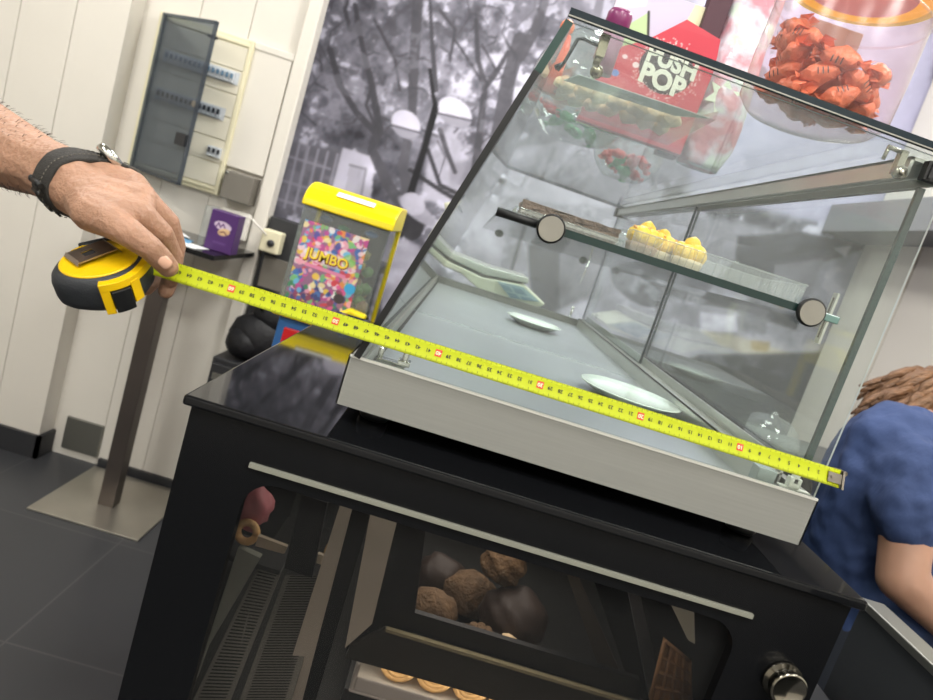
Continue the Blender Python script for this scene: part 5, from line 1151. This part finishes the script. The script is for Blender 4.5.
fin('band_loop', bm, M['blackmat'], band)
kt = min(range(48), key=lambda k: (bandpt(k, 0) - at(110, 158, 1, .01)).length)
bm = bmesh.new(); p_ = bandpt(kt + 0, 0); nr_ = (p_ - wc).normalized(); lathe(bm, ((0, -.002), (.012, -.002), (.013, 0), (.013, .004), (.011, .006), (0, .006)), p_, nr_, 28); fin('watch_case', bm, M['chrome'], band)
# forearm hair
bm = bmesh.new(); deps = None
def arm_at(f):
    i = min(int(f * 4), 3); k = f * 4 - i; a_, b_ = arm[i], arm[i + 1]; return a_[0].lerp(b_[0], k), a_[1] + (b_[1] - a_[1]) * k, (b_[0] - a_[0]).normalized()
for i in range(420):
    p, r_, d_ = arm_at(rng.uniform(.38, .99)); _, uu, ww = frame_of(d_); a_ = rng.uniform(0, 2 * PI); nr = uu * math.cos(a_) + ww * math.sin(a_)
    b0 = p + nr * (r_ - .001); L_ = rng.uniform(.004, .009); dd = (d_ * .8 + nr * .55 + uu * rng.uniform(-.3, .3)).normalized()
    tube(bm, [b0, b0 + dd * L_ * .5, b0 + (dd * .9 + d_ * .4).normalized() * L_], [.00022, .00018, .00006], 3, cap=False)
o = fin('arm_hair', bm, M['hairdark'], person_arm); o['kind'] = 'stuff'

# ================================================================== PERSON IN THE BLUE T-SHIRT
Yp = .80
def q(px, py, y, r): return (at(px, py + 12, 1, y), r)
hip = (Vector((1.20, .78, .90)), .135)
wa = q(872, 560, Yp, .105); chs = q(897, 492, Yp, .125); up_c = q(912, 452, Yp + .04, .115); nk = q(930, 415, .90, .052); hd = q(938, 398, .98, .078)
shL = q(900, 445, .80, .065); shR = q(985, 470, .95, .065)
elb = q(918, 572, .62, .047); fore = q(990, 640, .62, .036); hand = q(1060, 680, .68, .026)
bodych = [[hip, wa, chs, up_c, nk, hd], [(chs[0] + Vector((.07, .05, 0)), .115), (wa[0] + Vector((.07, .04, 0)), .105), hip],
          [shL, q(925, 470, .72, .058), q(925, 515, .66, .052), elb, fore, hand], [up_c, shR, (shR[0] + Vector((.10, .08, -.20)), .045), (shR[0] + Vector((.02, .05, -.42)), .034)],
          [hip, (Vector((1.16, .70, .50)), .075), (Vector((1.14, .76, .10)), .045), (Vector((1.10, .62, .05)), .035)],
          [(Vector((1.30, .86, .88)), .12), (Vector((1.34, .90, .50)), .075), (Vector((1.33, .96, .10)), .045), (Vector((1.28, .84, .05)), .035)], [hip, (Vector((1.30, .86, .88)), .12)]]
for k in range(4): bodych.append([hand, (hand[0] + Vector((.05 + .005 * k, .015 * k - .02, -.03)), .010), (hand[0] + Vector((.085, .015 * k - .02, -.05)), .008)])
bodych.append([hand, (hand[0] + Vector((.02, -.04, -.02)), .010), (hand[0] + Vector((.05, -.05, -.035)), .009)])
face = hd[0] + Vector((.02, .07, -.02))
bodych.append([hd, (face + Vector((.0, .0, -.03)), .045)]); bodych.append([(face + Vector((.005, .022, 0)), .016), (face + Vector((.006, .030, -.018)), .014)])
bodych.append([(hd[0] + Vector((-.075, .0, -.01)), .014), (hd[0] + Vector((-.078, .0, -.03)), .012)])
per = organic('person', bodych, .008, M['skin2'], smooth=5)
tag(per, 'person bending over at the right in a dark blue t-shirt, brown hair, back turned', 'person')
g_ = lambda a_, e=.012: (a_[0], a_[1] + e)
per.location.x = -.035
shirt = organic('t_shirt', [[g_(wa), g_(chs, .016), g_(up_c)], [(hip[0] + Vector((0, 0, .06)), hip[1] + .006), g_(wa)], [(chs[0] + Vector((.07, .05, 0)), .13), (wa[0] + Vector((.07, .04, 0)), .118), (hip[0] + Vector((0, 0, .06)), .14)], [g_(up_c, .004), g_(shL), q(925, 470, .72, .074), q(924, 512, .665, .068)], [g_(up_c, .004), g_(shR)]], .008, M['shirt'], per, smooth=4)
tx = bpy.data.textures.new('folds', 'CLOUDS'); tx.noise_scale = .085
dm = shirt.modifiers.new('folds', 'DISPLACE'); dm.texture = tx; dm.strength = .035; dm.mid_level = .33; dm.texture_coords = 'GLOBAL'
organic('trousers', [[(hip[0] - Vector((0, 0, .02)), hip[1] + .008), (Vector((1.16, .70, .50)), .085), (Vector((1.14, .76, .12)), .058)], [(Vector((1.30, .86, .86)), .13), (Vector((1.34, .90, .50)), .085), (Vector((1.33, .96, .12)), .058)], [(hip[0] - Vector((0, 0, .02)), hip[1] + .006), (Vector((1.30, .86, .86)), .13)]], .01, M['trousers'], per)
organic('shoe', [[(Vector((1.14, .78, .045)), .045), (Vector((1.10, .62, .04)), .038)]], .006, M['blackmat'], per); organic('shoe', [[(Vector((1.33, .98, .045)), .045), (Vector((1.28, .82, .04)), .038)]], .006, M['blackmat'], per)
hc = hd[0]
hb = bmesh.new()
for k in range(150):
    a_ = rng.uniform(0, 2 * PI); z_ = rng.uniform(-.2, 1); rr_ = math.sqrt(max(0, 1 - z_ * z_)) ; st = hc + Vector((rr_ * math.cos(a_) * .088, rr_ * math.sin(a_) * .088 - .01, z_ * .088))
    if (st - hc).y > .06 and z_ < .4: continue
    dn_ = Vector((-.055 + rng.uniform(-.02, .02), -.02 + rng.uniform(-.02, .01), -.03 + rng.uniform(-.015, .01)))
    tube(hb, [st, st + dn_ * .5 + Vector((0, -.008, .006)), st + dn_ * 1.0, st + dn_ * 1.35 + Vector((rng.uniform(-.015, .01), 0, -.012))], [.013, .012, .009, .003], 7)
blob(hb, hc + Vector((0, -.008, .006)), (.086, .086, .086), 3)
fin('hair', hb, M['hair'], per)
